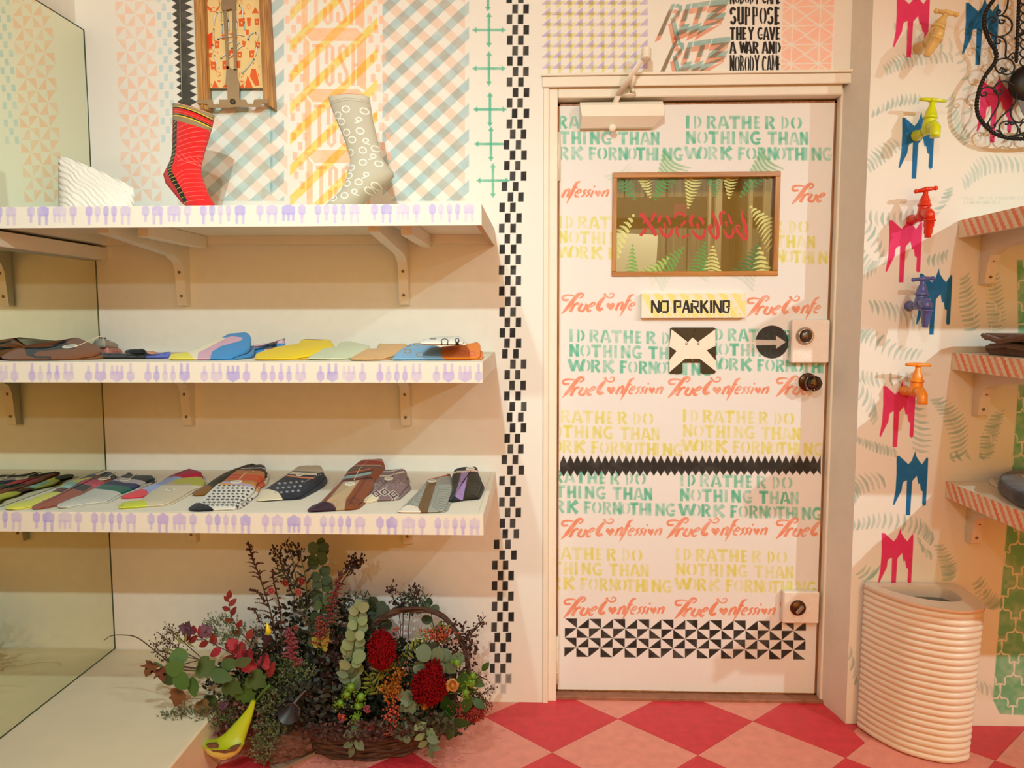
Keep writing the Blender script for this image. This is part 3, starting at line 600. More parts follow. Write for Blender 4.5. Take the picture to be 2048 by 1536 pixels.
# hinges, lock plates, knob
for z0_,z1_ in ((1.735,1.888),(.045,.21)):
    m=MB(); m.tube([(.0595,DYY-.010,z0_),(.0595,DYY-.010,z1_)],.0075,10); m.box((.05,DYY-.006,z0_),(.069,DYY-.001,z1_),0,.001)
    for k in (1,2,3): zz=z0_+(z1_-z0_)*k/4; m.tube([(.0595,DYY-.010,zz-.001),(.0595,DYY-.010,zz+.001)],.0082,10)
    m.build('hinge',paintwood,d)
lump=mat('lumpy_white_paint',(236,224,212),.5,1.,35,spec=.4,dist=.004)
bronze=mat('dark_bronze',(92,64,44),.28,metal=.85); steel=mat('brushed_steel',(176,160,148),.25,metal=.9); nickel=mat('nickel',(190,176,160),.2,metal=1.)
def lockplate(p0,p1,c,style):
    a=onY(*p0,DYY-.02); b_=onY(*p1,DYY-.02); MB().box((a[0],DYY-.028,b_[2]),(b_[0],DYY-.0005,a[2]),0,.004).build('lock_case',lump,d)
    cc=onY(*c,DYY-.035); M=Matrix.Translation((cc[0],DYY-.028,cc[2]))@Matrix.Rotation(PI/2,4,'X')
    m=MB(); m.lathe([(.0285,0),(.0285,.004),(.024,.012),(.0215,.014),(.020,.010)] if style else [(.026,0),(.026,.004),(.022,.008)],24,0,M)
    k=m.build('lock_cylinder',steel if style else bronze,d)
    m=MB(); 
    if style: m.lathe([(.018,.0105),(.018,.018),(.015,.021)],20,0,M); m.box((cc[0]-.0015,DYY-.051,cc[2]-.010),(cc[0]+.0015,DYY-.0485,cc[2]+.010))
    else: m.box((cc[0]-.006,DYY-.052,cc[2]-.017),(cc[0]+.006,DYY-.035,cc[2]+.017),0,.004,rot=Matrix.Rotation(math.radians(40),3,'Y'))
    m.build('thumb_turn',steel if not style else mat('dark_key_face',(96,84,76),.3,metal=.8),k)
lockplate((1583,640),(1656,726),(1611,672),1); lockplate((1566,1182),(1636,1246),(1597,1217),0)
cc=onY(1616,764,DYY-.004); M=Matrix.Translation((cc[0],DYY-.0005,cc[2]))@Matrix.Rotation(PI/2,4,'X')
m=MB(); m.lathe([(.030,0),(.030,.003),(.026,.006),(.012,.008),(.010,.030),(.013,.034)],28,0,M); rose=m.build('knob_rose',bronze,d)
gk=mat('cut_glass',(236,214,196),.02,trans=1.,spec=.6); m=MB(); m.lathe([(.011,.034),(.021,.039),(.028,.050),(.026,.062),(.016,.070),(.004,.072)],8,0,M,smooth=False); m.build('glass_knob',gk,rose)
m=MB(); m.lathe([(.006,.034),(.010,.042),(.008,.050),(.003,.053)],8,0,M,smooth=False); m.build('knob_core',mat('dark_core',(70,54,48),.2,metal=.9),rose)
# ---------------------------------------------------------------- signs on the door
nc=Canvas(.33,1.29,.67,1.39,1500,(240,228,206),seed=21,plane=planeY(DYY-.022))
for k in range(9):
    x=1280+k*26; nc.poly([(x,586),(x+12,586),(x+40,634),(x+28,634)],(238,218,110),.75,2,.35)
    for s_ in range(4): nc.poly([(x+12+s_*9,590+s_*12),(x+20+s_*9,590+s_*12),(x+20+s_*9,600+s_*12)],(238,218,110),.75,2,.3)
XX=1304
for ch,w in (('N',17),('O',17),(' ',9),('P',15),('A',17),('R',18),('K',17),('I',7),('N',17),('G',15)):
    y,h=601,25
    B={'N':[([(0,0),(0,1)],4),([(0,0),(1,1)],4.5),([(1,0),(1,1)],4)],'O':[([(.05,.08),(.9,.08)],4),([(0,.1),(0,.9)],4),([(.2,.92),(1,.92)],4),([(1,.0),(1,.9)],4)],'P':[([(0,0),(0,1)],5),([(.1,.06),(.95,.06),(.95,.5),(.3,.5)],4)],
     'A':[([(.5,0),(0,1)],3.5),([(.55,0),(1,1)],5),([(.3,.66),(.7,.66)],3)],'R':[([(0,.2),(0,1)],5),([(0,.05),(.9,.1),(.85,.48),(.2,.5)],3.6),([(.4,.5),(1,1)],4.5)],'K':[([(0,0),(0,1)],5),([(.2,.5),(.9,0)],4),([(.3,.45),(1,1)],5)],'I':[([(.3,0),(.3,1)],5)],
     'G':[([(1,.05),(.1,.05)],4),([(.05,0),(.05,.95)],4.5),([(.1,.9),(.8,.95),(1,.6)],4),([(1,.0),(1,.5),(.55,.5)],4)]}.get(ch,[])
    for p,wd in B: nc.ribbon([(XX+q[0]*w*.8,y+q[1]*h+ (XX-1304)*.0) for q in p],wd,BLACK,1.,1.3)
    XX+=w*1.06
a=onY(1283,587,DYY-.022); b_=onY(1491,636,DYY-.022)
t=empty('door_sign',((a[0]+b_[0])/2,DYY-.01,b_[2]),'cream wooden plaque reading NO PARKING in black under the door window','sign')
m=MB(); m.box((a[0],DYY-.021,b_[2]),(b_[0],DYY-.0008,a[2]),1,.0015); panel(m,(a[0]+.001,b_[2]+.001),(b_[0]-.001,a[2]-.001),DYY-.0222,nc,0); m.build('board',[mat_img('no_parking_paint',nc,.55,.3,40),paintwood],t)
# X plate: black ground with white arms
cx_=onY(1385,702,DYY-.008); Q=lambda x,y,yy=DYY-.006: onY(x,y,yy)
t=empty('crossed_metal_plate',(cx_[0],DYY-.005,cx_[2]-.07),'enamel plate of a white cross over black corners, screwed under the NO PARKING plaque','plate')
f3=lambda pts,yy:[tuple(onY(1080+x/3.338,320+y/3.338,DYY)[[0]])+(yy,)+tuple(onY(1080+x/3.338,320+y/3.338,DYY)[[2]]) for x,y in pts]
OUT=[(868,1125),(880,1118),(1160,1118),(1172,1128),(1172,1415),(1160,1425),(1085,1427),(1070,1415),(1070,1352),(950,1352),(950,1415),(938,1427),(870,1425),(860,1415)]
m=MB(); m.prism(f3(OUT,DYY-.0045),(0,.0035,0)); m.build('backing_plate',mat('black_enamel',(24,24,24),.35,.2,60),t)
WH=mat('white_enamel',(240,226,208),.4,.3,80,var=.03)
for P in ([(872,1128),(900,1118),(1018,1182),(1132,1118),(1172,1128),(1172,1150),(1055,1225),(1172,1345),(1172,1420),(1070,1330),(960,1330),(865,1418),(862,1340),(975,1228),(866,1150)],):
    m=MB(); m.prism(f3([(875,1130),(985,1215),(1016,1184),(1052,1215),(1168,1130),(1170,1240),(1110,1270),(1172,1340),(1172,1410),(1062,1325),(968,1325),(862,1415),(862,1335),(910,1275),(862,1245)],DYY-.0062),(0,.0017,0)); m.build('white_cross',WH,t)
for P in ([(862,1250),(905,1275),(862,1300)],[(1172,1250),(1122,1275),(1172,1300)],[(900,1119),(998,1119),(1016,1182),(984,1213)],[(1038,1119),(1140,1119),(1052,1213),(1018,1182)]):
    m=MB(); m.prism(f3(P,DYY-.0068),(0,.0006,0)); m.build('black_wedge',MATS['black_enamel'],t)
for x,y in ((975,1225),(1055,1225),(1013,1337)):
    p=f3([(x,y)],DYY-.0075)[0]; m=MB(); m.lathe([(.0035,0),(.0035,.001),(.001,.002)],10,0,Matrix.Translation(p)@Matrix.Rotation(PI/2,4,'X')); m.build('screw',steel,t)
# ---------------------------------------------------------------- door closer
cr=mat('cream_enamel',(238,228,208),.4,.1,40)
t=empty('door_closer',(.26,.03,1.88),'cream hydraulic closer box on the door top with a bent arm to the wall','door closer')
q=lambda x,y,yy:tuple(onY(x,y,yy))
yb,yf=DYY-.002,DYY-.055
tl=onY(1158,212,yf);br=onY(1160,258,yf);tr_=onY(1326,213,yf)
prof=[(yb,1.972),(yf+.012,1.972),(yf,1.960),(yf-.004,1.925),(yf+.03,1.897),(yb,1.897)]
xl,xr=.128,.392
m=MB(); v=[(xl,y,z) for y,z in prof]; w=[(xr,y,z) for y,z in prof]
for i in (1,2): w[i]=(xr-.004,w[i][1],w[i][2])
w[3]=(xr-.002,w[3][1],w[3][2]); v[3]=(xl+.006,v[3][1],v[3][2]); w[4]=(xr-.03,w[4][1],w[4][2]); v[4]=(xl+.004,v[4][1],v[4][2]); w[5]=(xr-.03,w[5][1],w[5][2])
n=6; m.add(v+w,[list(range(n)),list(range(2*n-1,n-1,-1))]+[(i,n+i,n+(i+1)%n,(i+1)%n) for i in range(n)]); m.build('housing',cr,t)
c0=onY(1225,254,yf); m=MB(); m.lathe([(.0115,0),(.0115,.012),(.010,.014)],18,0,Matrix.Translation((c0[0],yf+.012,c0[2]))@Matrix.Rotation(PI*.55,4,'X')); m.build('adjuster_cap',cr,t)
A0=onY(1229,212,.03);A1=onY(1237,190,-.01);A2=onY(1290,112,-.085)
m=MB(); m.tube([A0-np.array([0,0,.012]),A0+np.array([0,-.004,.004]),A1],[.010,.009,.009],10); m.build('spindle',cr,t)
m=MB(); m.tube([A1,A2],[.015,.0105],8,flat=(1,.35)); m.build('main_arm',cr,t)
h0=onY(1292,118,-.09); m=MB(); M=Matrix.Translation(h0)@Matrix.Rotation(math.radians(-14),4,'X')@Matrix.Rotation(math.radians(3),4,'Y')
m.lathe([(.006,0),(.0145,0),(.0155,.003),(.0155,.009),(.0125,.0105),(.0125,.0125),(.0155,.014),(.0155,.020),(.0125,.0215),(.0125,.023),(.015,.0245),(.0145,.031),(.011,.036),(.005,.0375)],24,0,M); m.build('pivot_knuckle',cr,t)
m=MB(); B0=onY(1262,180,-.004); m.tube([onY(1269,152,-.05),B0],[.005,.006],8); m.build('fore_arm',cr,t)
m=MB(); M=Matrix.Translation(onY(1259,192,-.01)); m.lathe([(.003,-.004),(.02,0),(.021,.002),(.012,.006),(.004,.008)],18,0,M); m.tube([onY(1264,176,-.012),onY(1268,186,.006)],.006,10); m.build('bracket_foot',cr,t)
# ================================================================ corridor seen through the door glass
cw=wood('weathered_plank',(112,106,88),(158,150,126),3,'Z',.7); dk=mat('dark_beam',(70,64,50),.7,.3,30,var=.15)
m=MB(); m.box((-.7,2.16,0),(2.0,2.2,2.75)); wb=m.build('wall_corridor',dk,kind='structure',label='plank wall of the corridor seen through the door glass')
for i in range(20):
    x=-.62+i*.125; MB().box((x,2.135-.004*(i%3),.0),(x+.118,2.16,2.2 if i%4 else 2.4),0,.003).build('plank',cw,wb)
m=MB(); m.box((-.7,.1,0),(-.62,2.2,2.75)); m.build('wall_corridor_left',mat('corridor_plaster',(150,140,116),.8),kind='structure',label='left corridor wall behind the door')
m=MB(); m.box((1.95,.1,0),(2.05,2.2,2.75)); m.build('wall_corridor_right',MATS['corridor_plaster'],kind='structure',label='right corridor wall behind the door')
m=MB(); m.box((-.7,.1005,-.1),(2.05,2.2,0)); m.build('floor_corridor',MATS['corridor_plaster'],kind='structure',label='corridor floor behind the door')
m=MB(); m.box((-.62,2.02,1.86),(1.95,2.13,1.98),0,.004); m.build('trim_7',dk,kind='structure',label='dark beam across the corridor')
pa=lambda x,y:onY(x,y,1.5)
a=pa(1180,463);b_=pa(1316,470);c_=pa(1284,620);e_=pa(1180,620); c_[2]=0; e_[2]=0
m=MB(); m.prism([tuple(a),tuple(b_),tuple(c_),tuple(e_)],(0,.04,0)); m.build('leaning_panel',mat('pale_panel',(226,216,186),.5),label='cream board standing in the corridor behind the door glass',cat='board')
a=onY(1347,407,2.0);b_=onY(1375,431,2.0); MB().box((a[0],2.0,b_[2]),(b_[0],2.012,a[2]),0,.001).build('corridor_sign',mat('maroon_sign',(118,38,52),.5,var=.1),label='small maroon sign on the beam in the corridor',cat='sign')
for i,(x,w_) in enumerate(((1418,8),(1432,18),(1500,10),(1530,22))):
    a=onY(x,380,1.7); m=MB(); m.box((a[0],1.7,0),(a[0]+w_/500,1.74,2.5),0,.003); m.build('corridor_post',mat('pale_post',(168,150,118),.5),label='%s wooden post in the corridor behind the glass'%('thin pale' if i==0 else 'broad pale' if i==1 else 'narrow light' if i==2 else 'wide light'),cat='post',group='posts seen through the door glass')
# ================================================================ shelves on the left
SX0,SX1,SY=-1.4465,-.143,-.55
SHELF=[(1.578,1.525),(1.185,1.132),(.7915,.738)]
bulb=[(0,14),(17,12),(34,11),(50,11),(73,21),(113,15),(137,23),(170,27),(197,15)]
shelf_names=['top white display shelf carrying the standing socks, lavender drips along its edge','middle white display shelf with the plain and striped sock pairs','lowest white display shelf over the flowers, with the patterned sock pairs']
for k,(zt,zb) in enumerate(SHELF):
    fc=Canvas(SX0,zb,SX1,zt,900,(224,216,200),seed=30+k,plane=planeY(SY))
    yt=proj_y=None
    inv=(k==1); y0,y1=((408,450),(727,766),(1030,1072))[k]
    off={0:-63,1:-185,2:-52}[k]+{0:0,1:5,2:0}[k]
    for rep in range(6):
        for i,(dx,w) in enumerate(bulb):
            x=off+rep*(229 if k!=1 else 232)+dx+12; h=y1-y0; tl_=y0+(x/965.)*(-6 if k==0 else 1 if k==1 else 15)-((0,0,12)[k])
            F=(lambda u,x=x,tl_=tl_,h=h:[(x+px,(tl_+py*h) if not inv else (tl_+h-py*h)) for px,py in u])
            aa=.45+.3*math.sin(rep*2.1+i*.9)**2+.1*(i%3==0)
            c_=LAV if (i+rep)%3 else (158,146,214)
            fc.poly(F([(-w*.5,.22),(-w*.28,.16),(0,.04),(w*.28,.16),(w*.5,.22),(w*.5,.52),(w*.3,.6),(-w*.3,.6),(-w*.5,.52)]),c_,aa,2.2,.4)
            legs=[0] if w<18 else [-w*.3,w*.3] if w<25 else [-w*.36,0,w*.36]
            for l in legs: fc.poly(F([(l-3.2,.5),(l+3.2,.5),(l+2.6,1.02-.12*(i%2)),(l-2.6,1.02-.12*(i%2))]),c_,aa*.9,2.4,.4)
    fm=mat_img('lavender_drip_fascia_paint',fc,.6,.2,30)
    t=empty('display_shelf',((SX0+SX1)/2,0,zb),shelf_names[k],'shelf')
    m=MB(); m.box((SX0,SY+.0125,zt-.021),(SX1-.0145,-.0008,zt-.0001),0,.001); m.box((SX0,-.03,zb+.006),(SX1-.0145,-.0008,zt-.0212)); m.build('board',paintwood,t)
    m=MB(); m.box((SX0,SY+.0004,zb),(SX1,SY+.012,zt),1,.0006)
    v=[(SX0,SY,zb),(SX1,SY,zb),(SX1,SY,zt),(SX0,SY,zt)]; m.add(v,[(0,1,2,3)],0,False,[((p[0]-fc.u0)/(fc.u1-fc.u0),(p[2]-fc.v0)/(fc.v1-fc.v0)) for p in v]); m.build('fascia',[fm,paintwood],t)
    MB().box((SX1-.014,SY+.0125,zb),(SX1-.0002,-.0008,zt-.0001),0,.0006).build('end_board',paintwood,t)
    ply=mat('bare_plywood_edge',(198,146,84),.6,.3,60,var=.1); MB().box((SX1-.013,SY+.014,zb-.0012),(SX1-.001,-.001,zb),0).build('plywood_edge',ply,t)
    MB().box((SX0+.001,SY+.013,zb+.008),(SX0+.055,-.001,zt-.021)).build('side_batten',paintwood,t)
    for bx in (-1.1685,-.4475):
        pf=[(-.0008,0),(-.42,0),(-.42,-.010),(-.10,-.040),(-.055,-.060),(-.042,-.085),(-.030,-.183),(-.026,-.187),(-.0008,-.187)]
        z=zt-.021
        pf=[(-.0008,0),(-.46,0),(-.46,-.036),(-.10,-.066),(-.055,-.085),(-.042,-.110),(-.030,-.216),(-.026,-.220),(-.0008,-.220)]
        m=MB(); m.prism([(bx,y,z+dz) for y,dz in pf],(.030,0,0)); b_=m.build('bracket',paintwood,t)
        for dz in (-.115,-.190):
            m=MB(); yy=-.0415 if dz>-.15 else -.0335; m.lathe([(.0048,-.001),(.0048,.0012),(.0026,.0014),(.002,.0006)],12,0,Matrix.Translation((bx+.015,yy,z+dz))@Matrix.Rotation(PI/2,4,'X')); m.build('screw',MATS.get('screw_grey') or mat('screw_grey',(120,108,92),.4,metal=.5),b_)
        MB().box((bx+.075,-.40,z-.040),(bx+.105,-.0310,z),0,.002).build('cross_batten',paintwood,t)
m=MB(); m.box((MX+.0005,-.52,1.484),(-1.408,-.0008,1.5245),0,.001); m.build('trim_8',paintwood,kind='structure',label='painted batten along the mirror under the top shelf')
# ================================================================ folded socks
knitm={}
def sockmat(name,cv): return mat_img(name,cv,.9,.5,260,.0012,knit=1,spec=.15,sheen=.15)
def offset(poly,r):
    n=len(poly); A=sum(poly[i-1][0]*poly[i][1]-poly[i][0]*poly[i-1][1] for i in range(n)); sg=1 if A>0 else -1; out=[]
    for i in range(n):
        a,b,c=np.array(poly[i-1]),np.array(poly[i]),np.array(poly[(i+1)%n]); e1=b-a;e2=c-b
        e1=e1/(np.linalg.norm(e1)+1e-9); e2=e2/(np.linalg.norm(e2)+1e-9); n1=np.array([-e1[1],e1[0]])*sg; n2=np.array([-e2[1],e2[0]])*sg
        v=n1+n2; l=np.linalg.norm(v); v=v/l if l>.3 else n1; out.append(tuple(b+v*r/max(.55,float(v@n1))))
    return out
def densify(poly,step=.012,rnd=2):
    out=[]
    for i in range(len(poly)):
        a=np.array(poly[i]);b=np.array(poly[(i+1)%len(poly)]); n=max(1,int(np.linalg.norm(b-a)/step)); out+=[tuple(a+(b-a)*j/n) for j in range(n)]
    for _ in range(rnd): out=[tuple((np.array(out[i-1])+2*np.array(out[i])+np.array(out[(i+1)%len(out)]))/4) for i in range(len(out))]
    return out
def slab(name,poly,ztop,zbot,m_,parent,uvf=None,r=.006,wob=.0010,bulge=.0025,**kw):
    poly=densify(poly,.008,2); n=len(poly); R=random.Random(len(poly)+int(abs(poly[0][0])*1e4)); rings=[]
    A=sum(poly[i-1][0]*poly[i][1]-poly[i][0]*poly[i-1][1] for i in range(n))
    if A<0: poly=poly[::-1]
    H=lambda p,f:zbot(p)+(ztop(p)-zbot(p))*f
    i1=offset(poly,r*.35); i2=offset(poly,r)
    i3=offset(poly,r*2.2); rings=[[(x,y,zbot((x,y))) for x,y in i1],[(x,y,H((x,y),.25)) for x,y in poly],[(x,y,H((x,y),.7)) for x,y in poly],[(x,y,H((x,y),.93)) for x,y in i1],[(x,y,ztop((x,y))+R.uniform(-wob,wob)) for x,y in i2],[(x,y,ztop((x,y))+bulge) for x,y in i3]]
    m=MB(); vs=[p for rg in rings for p in rg]; fs=[(k*n+i,k*n+(i+1)%n,(k+1)*n+(i+1)%n,(k+1)*n+i) for k in range(5) for i in range(n)]
    fs+=[list(range(5*n,6*n)),list(range(n))[::-1]]; m.add(vs,fs,0,True)
    o=m.build(name,m_,parent,uvf=uvf,**kw)
    me=o.data; import bmesh
    bm=bmesh.new(); bm.from_mesh(me); bmesh.ops.triangulate(bm,faces=[f for f in bm.faces if len(f.verts)>4]); bm.to_mesh(me); bm.free(); return o
def Tf(ox,oy,s): return lambda pts:[(ox+x/s,oy+y/s) for x,y in pts]
tagm=mat('white_paper_tag',(240,232,214),.6); inkm=mat('tag_ink',(60,54,46),.7); strm=mat('cotton_string',(232,208,180),.8)
def sock(label,T,outline,base,zs,Yb,paint=(),tagp=None,string=None,t0=.014,name='folded_socks',low=None,extra=None,group=None,dx=.007,tagtext=True):
    P=T(outline); lo=max(P,key=lambda p:p[1]); hi=min(P,key=lambda p:p[1])
    z0=zs+.003; a=onZ(lo[0],lo[1]-1,zs+.001); Y0=a[1]; b_=onY(hi[0],hi[1],Yb); s=(b_[2]-z0)/(Yb-Y0)
    un=lambda x,y:(lambda p:(p[0],p[1]))(onSlope(x,y,Y0,z0,s))
    W_=[un(*p) for p in P]; W_=[(x,max(y,-.545)) for x,y in W_]; xs=[p[0] for p in W_]; ys=[p[1] for p in W_]
    cv=Canvas(min(xs)-.01,min(ys)-.01,max(xs)+.01,max(ys)+.01,1000,base,seed=int(abs(xs[0])*999),plane=un)
    for c,q in paint: cv.poly(T(q),c,1.,2.)
    if extra: extra(cv,T)
    ztop=lambda p:z0+s*(p[1]-Y0)
    cx,cy=sum(xs)/len(xs),sum(ys)/len(ys)
    t=empty(name,(cx,cy,zs),label,'socks',group)
    two=(max(ztop(p) for p in W_)-zs)>.012
    zt=lambda p:max(ztop(p),zs+.007)
    up=slab('upper_sock',W_,zt,lambda p:max(zs+.0006,zt(p)-.55*(zt(p)-zs)),sockmat('knit_'+name,cv),t,uvf=uvXY(cv))
    lowc=low or tuple(int(v*.8) for v in base)
    W2=[(x+dx,y+.006) for x,y in W_]
    slab('lower_sock',W2,lambda p:zs+.45*(zt(p)-zs)-.0004,lambda p:zs+.0004,sockmat('knit_low',cv) if low is None else mat('knit_%d_%d_%d'%low,low,.9,.5,250,sheen=.1),t,uvf=uvXY(cv))
    if tagp:
        q=T([tagp[:2]])[0]; c=un(*q); rx,ry=tagp[2:4]; r=Vector((1,0,0)); f=Vector((0,1,s)).normalized(); nn=Vector((0,-s,1)).normalized()
        # radius in metres from the photo's width
        e=un(*T([(tagp[0]+rx,tagp[1])])[0]); R=abs(e[0]-c[0]); m=MB()
        C0=Vector((c[0],c[1],zt(c)+.0042)); v=[tuple(C0+nn*h+r*math.cos(a_)*R+f*math.sin(a_)*R) for h in (-.0005,.0006) for a_ in [2*PI*k/20 for k in range(20)]]
        m.add(v,[list(range(20))[::-1],list(range(20,40))]+[(k,(k+1)%20,20+(k+1)%20,20+k) for k in range(20)]); tg=m.build('paper_tag',tagm,t)
        m=MB()
        for k in range(5):
            o=C0+nn*.0008+r*R*(-.5+k*.25)
            for dy in ((-.3,.05),(.2,.5)) if k%2 else ((-.35,.25),): m.tube([o+f*R*dy[0],o+f*R*dy[1]+r*R*.06],.0005,4)
        m.build('printed_mark',inkm,tg,kind='stuff')
    if string:
        q=[un(*p) for p in T(string)]; m=MB(); m.tube([(x,y,zt((x,y))+.0042) for x,y in q],.0011,6); m.build('tag_string',strm,t)
    return t
zm=1.185; a_=Tf(0,640,7.877); b__=Tf(240,640,4.452); c__=Tf(680,650,6.4); px_=lambda p:p
sock('pale grey sock pair poking out behind the brown and black pair, by the mirror corner',a_,[(1440,370),(1500,295),(1640,275),(1860,370),(1865,440),(1620,490),(1560,430)],(178,168,152),zm,-.22,low=(196,120,104))
sock('short pink and grey pair lying behind the toe of the brown sock',a_,[(350,430),(500,350),(640,300),(820,290),(835,310),(780,350),(800,400),(600,440),(460,460)],(226,122,108),zm,-.2,[((152,148,120),[(350,425),(500,345),(640,298),(835,288),(835,318),(740,340),(480,402)])],t0=.02,low=(140,144,110))
sock('brown and black sock pair with a white oval tag, leftmost on the middle shelf',a_,[(10,560),(40,470),(150,430),(350,440),(560,460),(800,440),(930,390),(1010,335),(1100,300),(1250,268),(1400,340),(1570,400),(1600,470),(1500,530),(1200,590),(800,635),(180,645),(60,620)],(132,76,38),zm,-.26,[((26,30,34),[(385,450),(800,430),(1020,320),(1060,380),(1200,470),(900,490),(600,515),(530,570),(560,600),(810,600),(800,632),(560,630),(430,590)])],(1100,438,105,40),[(1200,440),(1390,360),(1560,285),(1660,272)],t0=.03)
sock('thin black sock with a peach stripe at the back of the middle shelf',b__,[(40,268),(60,262),(225,260),(235,270),(240,290),(330,300),(320,308),(130,296)],(30,32,34),zm,-.3,[((240,170,130),[(120,285),(200,282),(340,300),(320,310),(120,300)])],t0=.005)
sock('flat charcoal sock pair with periwinkle toe and cuff on the middle shelf',px_,[(178,711),(186,705),(210,703.5),(260,706),(292,710),(345,700),(338,710),(332,718),(290,717.5),(190,718)],(50,54,58),zm,-.38,[((112,132,200),[(176,720),(176,700),(212,702),(196,712),(190,720)]),((100,110,196),[(292,718),(292,712),(345,698),(345,708),(334,720)])],t0=.008)
sock('yellow, cream, pink and blue striped sock pair folded high',b__,[(430,350),(445,300),(600,280),(760,215),(890,155),(950,120),(1140,103),(1168,130),(1160,220),(1140,250),(990,335),(880,352),(440,362)],(60,142,204),zm,-.24,[((240,222,90),[(420,370),(425,290),(640,270),(900,150),(915,165),(640,290),(690,370)]),((244,228,196),[(600,290),(890,165),(960,165),(900,205),(700,300),(690,370),(670,370)]),((222,170,190),[(690,370),(700,300),(960,160),(1000,150),(1095,165),(1080,190),(900,240),(820,290),(800,370)])],t0=.018)
sock('pink and blue sock pair half hidden behind the yellow socks',b__,[(1050,305),(1090,260),(1200,200),(1300,185),(1490,210),(1500,240),(1230,320),(1060,322)],(226,180,190),zm,-.24,[((60,130,190),[(1170,270),(1290,235),(1490,205),(1500,235),(1300,252),(1240,320),(1175,320)])],t0=.02)
sock('bright yellow crumpled sock pair on the middle shelf',b__,[(1192,355),(1210,290),(1400,235),(1590,205),(1605,170),(1780,180),(1880,170),(1915,230),(1860,260),(1720,300),(1500,350),(1340,362),(1200,362)],(242,204,24),zm,-.26,t0=.02,low=(222,176,10))
sock('pale sage green crumpled sock pair beside the yellow pair',px_,[(612,717),(640,697),(672,693),(678,683),(700,681),(742,690),(735,700),(715,708),(690,718),(650,721)],(212,214,178),zm,-.28,t0=.01)
sock('plain tan sock pair beside the light blue ones',c__,[(125,425),(290,305),(470,300),(480,235),(600,240),(860,235),(880,260),(700,370),(560,420),(420,460),(135,455)],(228,178,120),zm,-.28,t0=.012)
def rings(cols,pts):
    def f(cv,T):
        for x,y,rx,ry in pts:
            e=[(x+rx*math.cos(2*PI*k/14),y+ry*math.sin(2*PI*k/14)) for k in range(15)]
            cv.ribbon(T(e),1.6,cols,1.,1.5)
    return f
sock('light blue sock pair with brown rings under the white socks',c__,[(655,440),(720,350),(880,235),(1000,225),(1250,260),(1340,300),(1340,430),(900,440),(670,458)],(138,188,226),zm,-.30,extra=rings((176,134,78),[(865,348,45,26),(1025,395,48,28),(740,325,20,12),(1000,260,60,12),(860,275,50,10)]),t0=.02)
sock('orange sock pair with pink rings at the shelf end',c__,[(1188,400),(1200,320),(1300,270),(1500,255),(1780,210),(1800,240),(1790,400),(1730,435),(1215,452)],(246,134,26),zm,-.30,extra=rings((236,90,110),[(1560,368,48,28),(1410,315,44,14),(1690,380,46,26)]),t0=.022)
sock('white sock pair with black rings, laid on the blue and orange pairs',c__,[(988,250),(1000,200),(1130,160),(1300,150),(1560,145),(1590,180),(1570,230),(1300,270),(1000,282)],(244,236,222),zm+.041,-.36,extra=lambda cv,T:(rings(BLACK,[(1340,215,42,26),(1500,205,26,20)])(cv,T),cv.ribbon(T([(1415,240),(1520,236)]),2,BLACK),cv.ribbon(T([(1150,190),(1230,190)]),1.4,BLACK),cv.ribbon(T([(1060,185),(1105,180)]),1.4,BLACK)),t0=.010)
zb_=.7915; d__=Tf(0,920,6.827); e__=Tf(220,910,6.4); f__=Tf(560,900,4.655); g__=Tf(500,780,3.657)
sock('lemon, brown and mint block sock pair next to the mirror on the lowest shelf',d__,[(60,670),(70,640),(200,590),(420,540),(550,470),(680,440),(780,385),(860,310),(1000,270),(1110,262),(1200,195),(1330,188),(1345,215),(1050,330),(860,450),(700,540),(400,650),(180,685),(70,682)],(228,224,92),zb_,-.13,[((88,42,16),[(660,441),(790,380),(960,385),(850,450)]),((160,208,196),[(790,386),(930,305),(1070,308),(960,392)]),((70,74,72),[(1100,268),(1210,190),(1345,185),(1300,230)])],t0=.012)
sock('rust brown, charcoal and pink block sock pair with round tag',d__,[(425,675),(440,640),(620,530),(780,470),(900,400),(960,370),(1100,280),(1260,235),(1380,180),(1480,150),(1570,180),(1560,250),(1400,310),(1250,400),(1100,480),(840,600),(480,682)],(158,88,68),zb_,-.12,[((52,52,50),[(940,398),(1060,333),(1260,362),(1140,440)]),((222,76,100),[(1060,335),(1180,268),(1420,300),(1290,372),(1190,345)]),((18,40,28),[(1360,225),(1480,140),(1590,180),(1540,262),(1420,250)])],(1425,272,78,26),[(1490,245),(1580,185)],t0=.014)
sock('pale grey, green and navy block sock pair with black cuffs',d__,[(775,650),(800,600),(960,530),(1140,450),(1250,395),(1380,330),(1500,280),(1620,235),(1680,200),(1780,165),(1850,215),(1920,205),(2090,205),(2100,250),(2000,290),(1820,380),(1660,440),(1440,575),(1160,605),(880,660),(790,660)],(208,206,192),zb_,-.12,[((16,98,78),[(1265,398),(1400,333),(1500,338),(1820,385),(1660,450),(1480,420),(1380,410)]),((28,40,92),[(1395,335),(1510,278),(1700,320),(1930,335),(1810,390),(1500,342)]),((208,198,204),[(1510,280),(1630,232),(1990,282),(1920,337),(1700,320)]),((14,24,20),[(1500,240),(1700,150),(2120,180),(2110,260),(1990,296),(1800,270),(1630,240),(1500,285)])],(1715,285,72,22),[(1780,262),(1870,215)],t0=.014)
sock('crimson, blue and coral sock pair behind the lime toed beige one',e__,[(135,555),(150,520),(350,445),(450,420),(620,350),(740,270),(880,210),(1020,165),(1180,210),(1170,240),(900,270),(700,370),(490,500),(420,540),(150,562)],(154,170,212),zb_,-.12,[((226,74,84),[(125,565),(140,510),(350,444),(470,462),(500,500),(400,560)]),((180,40,70),[(735,290),(760,240),(1020,155),(1190,205),(1190,245),(900,272)])],t0=.012)
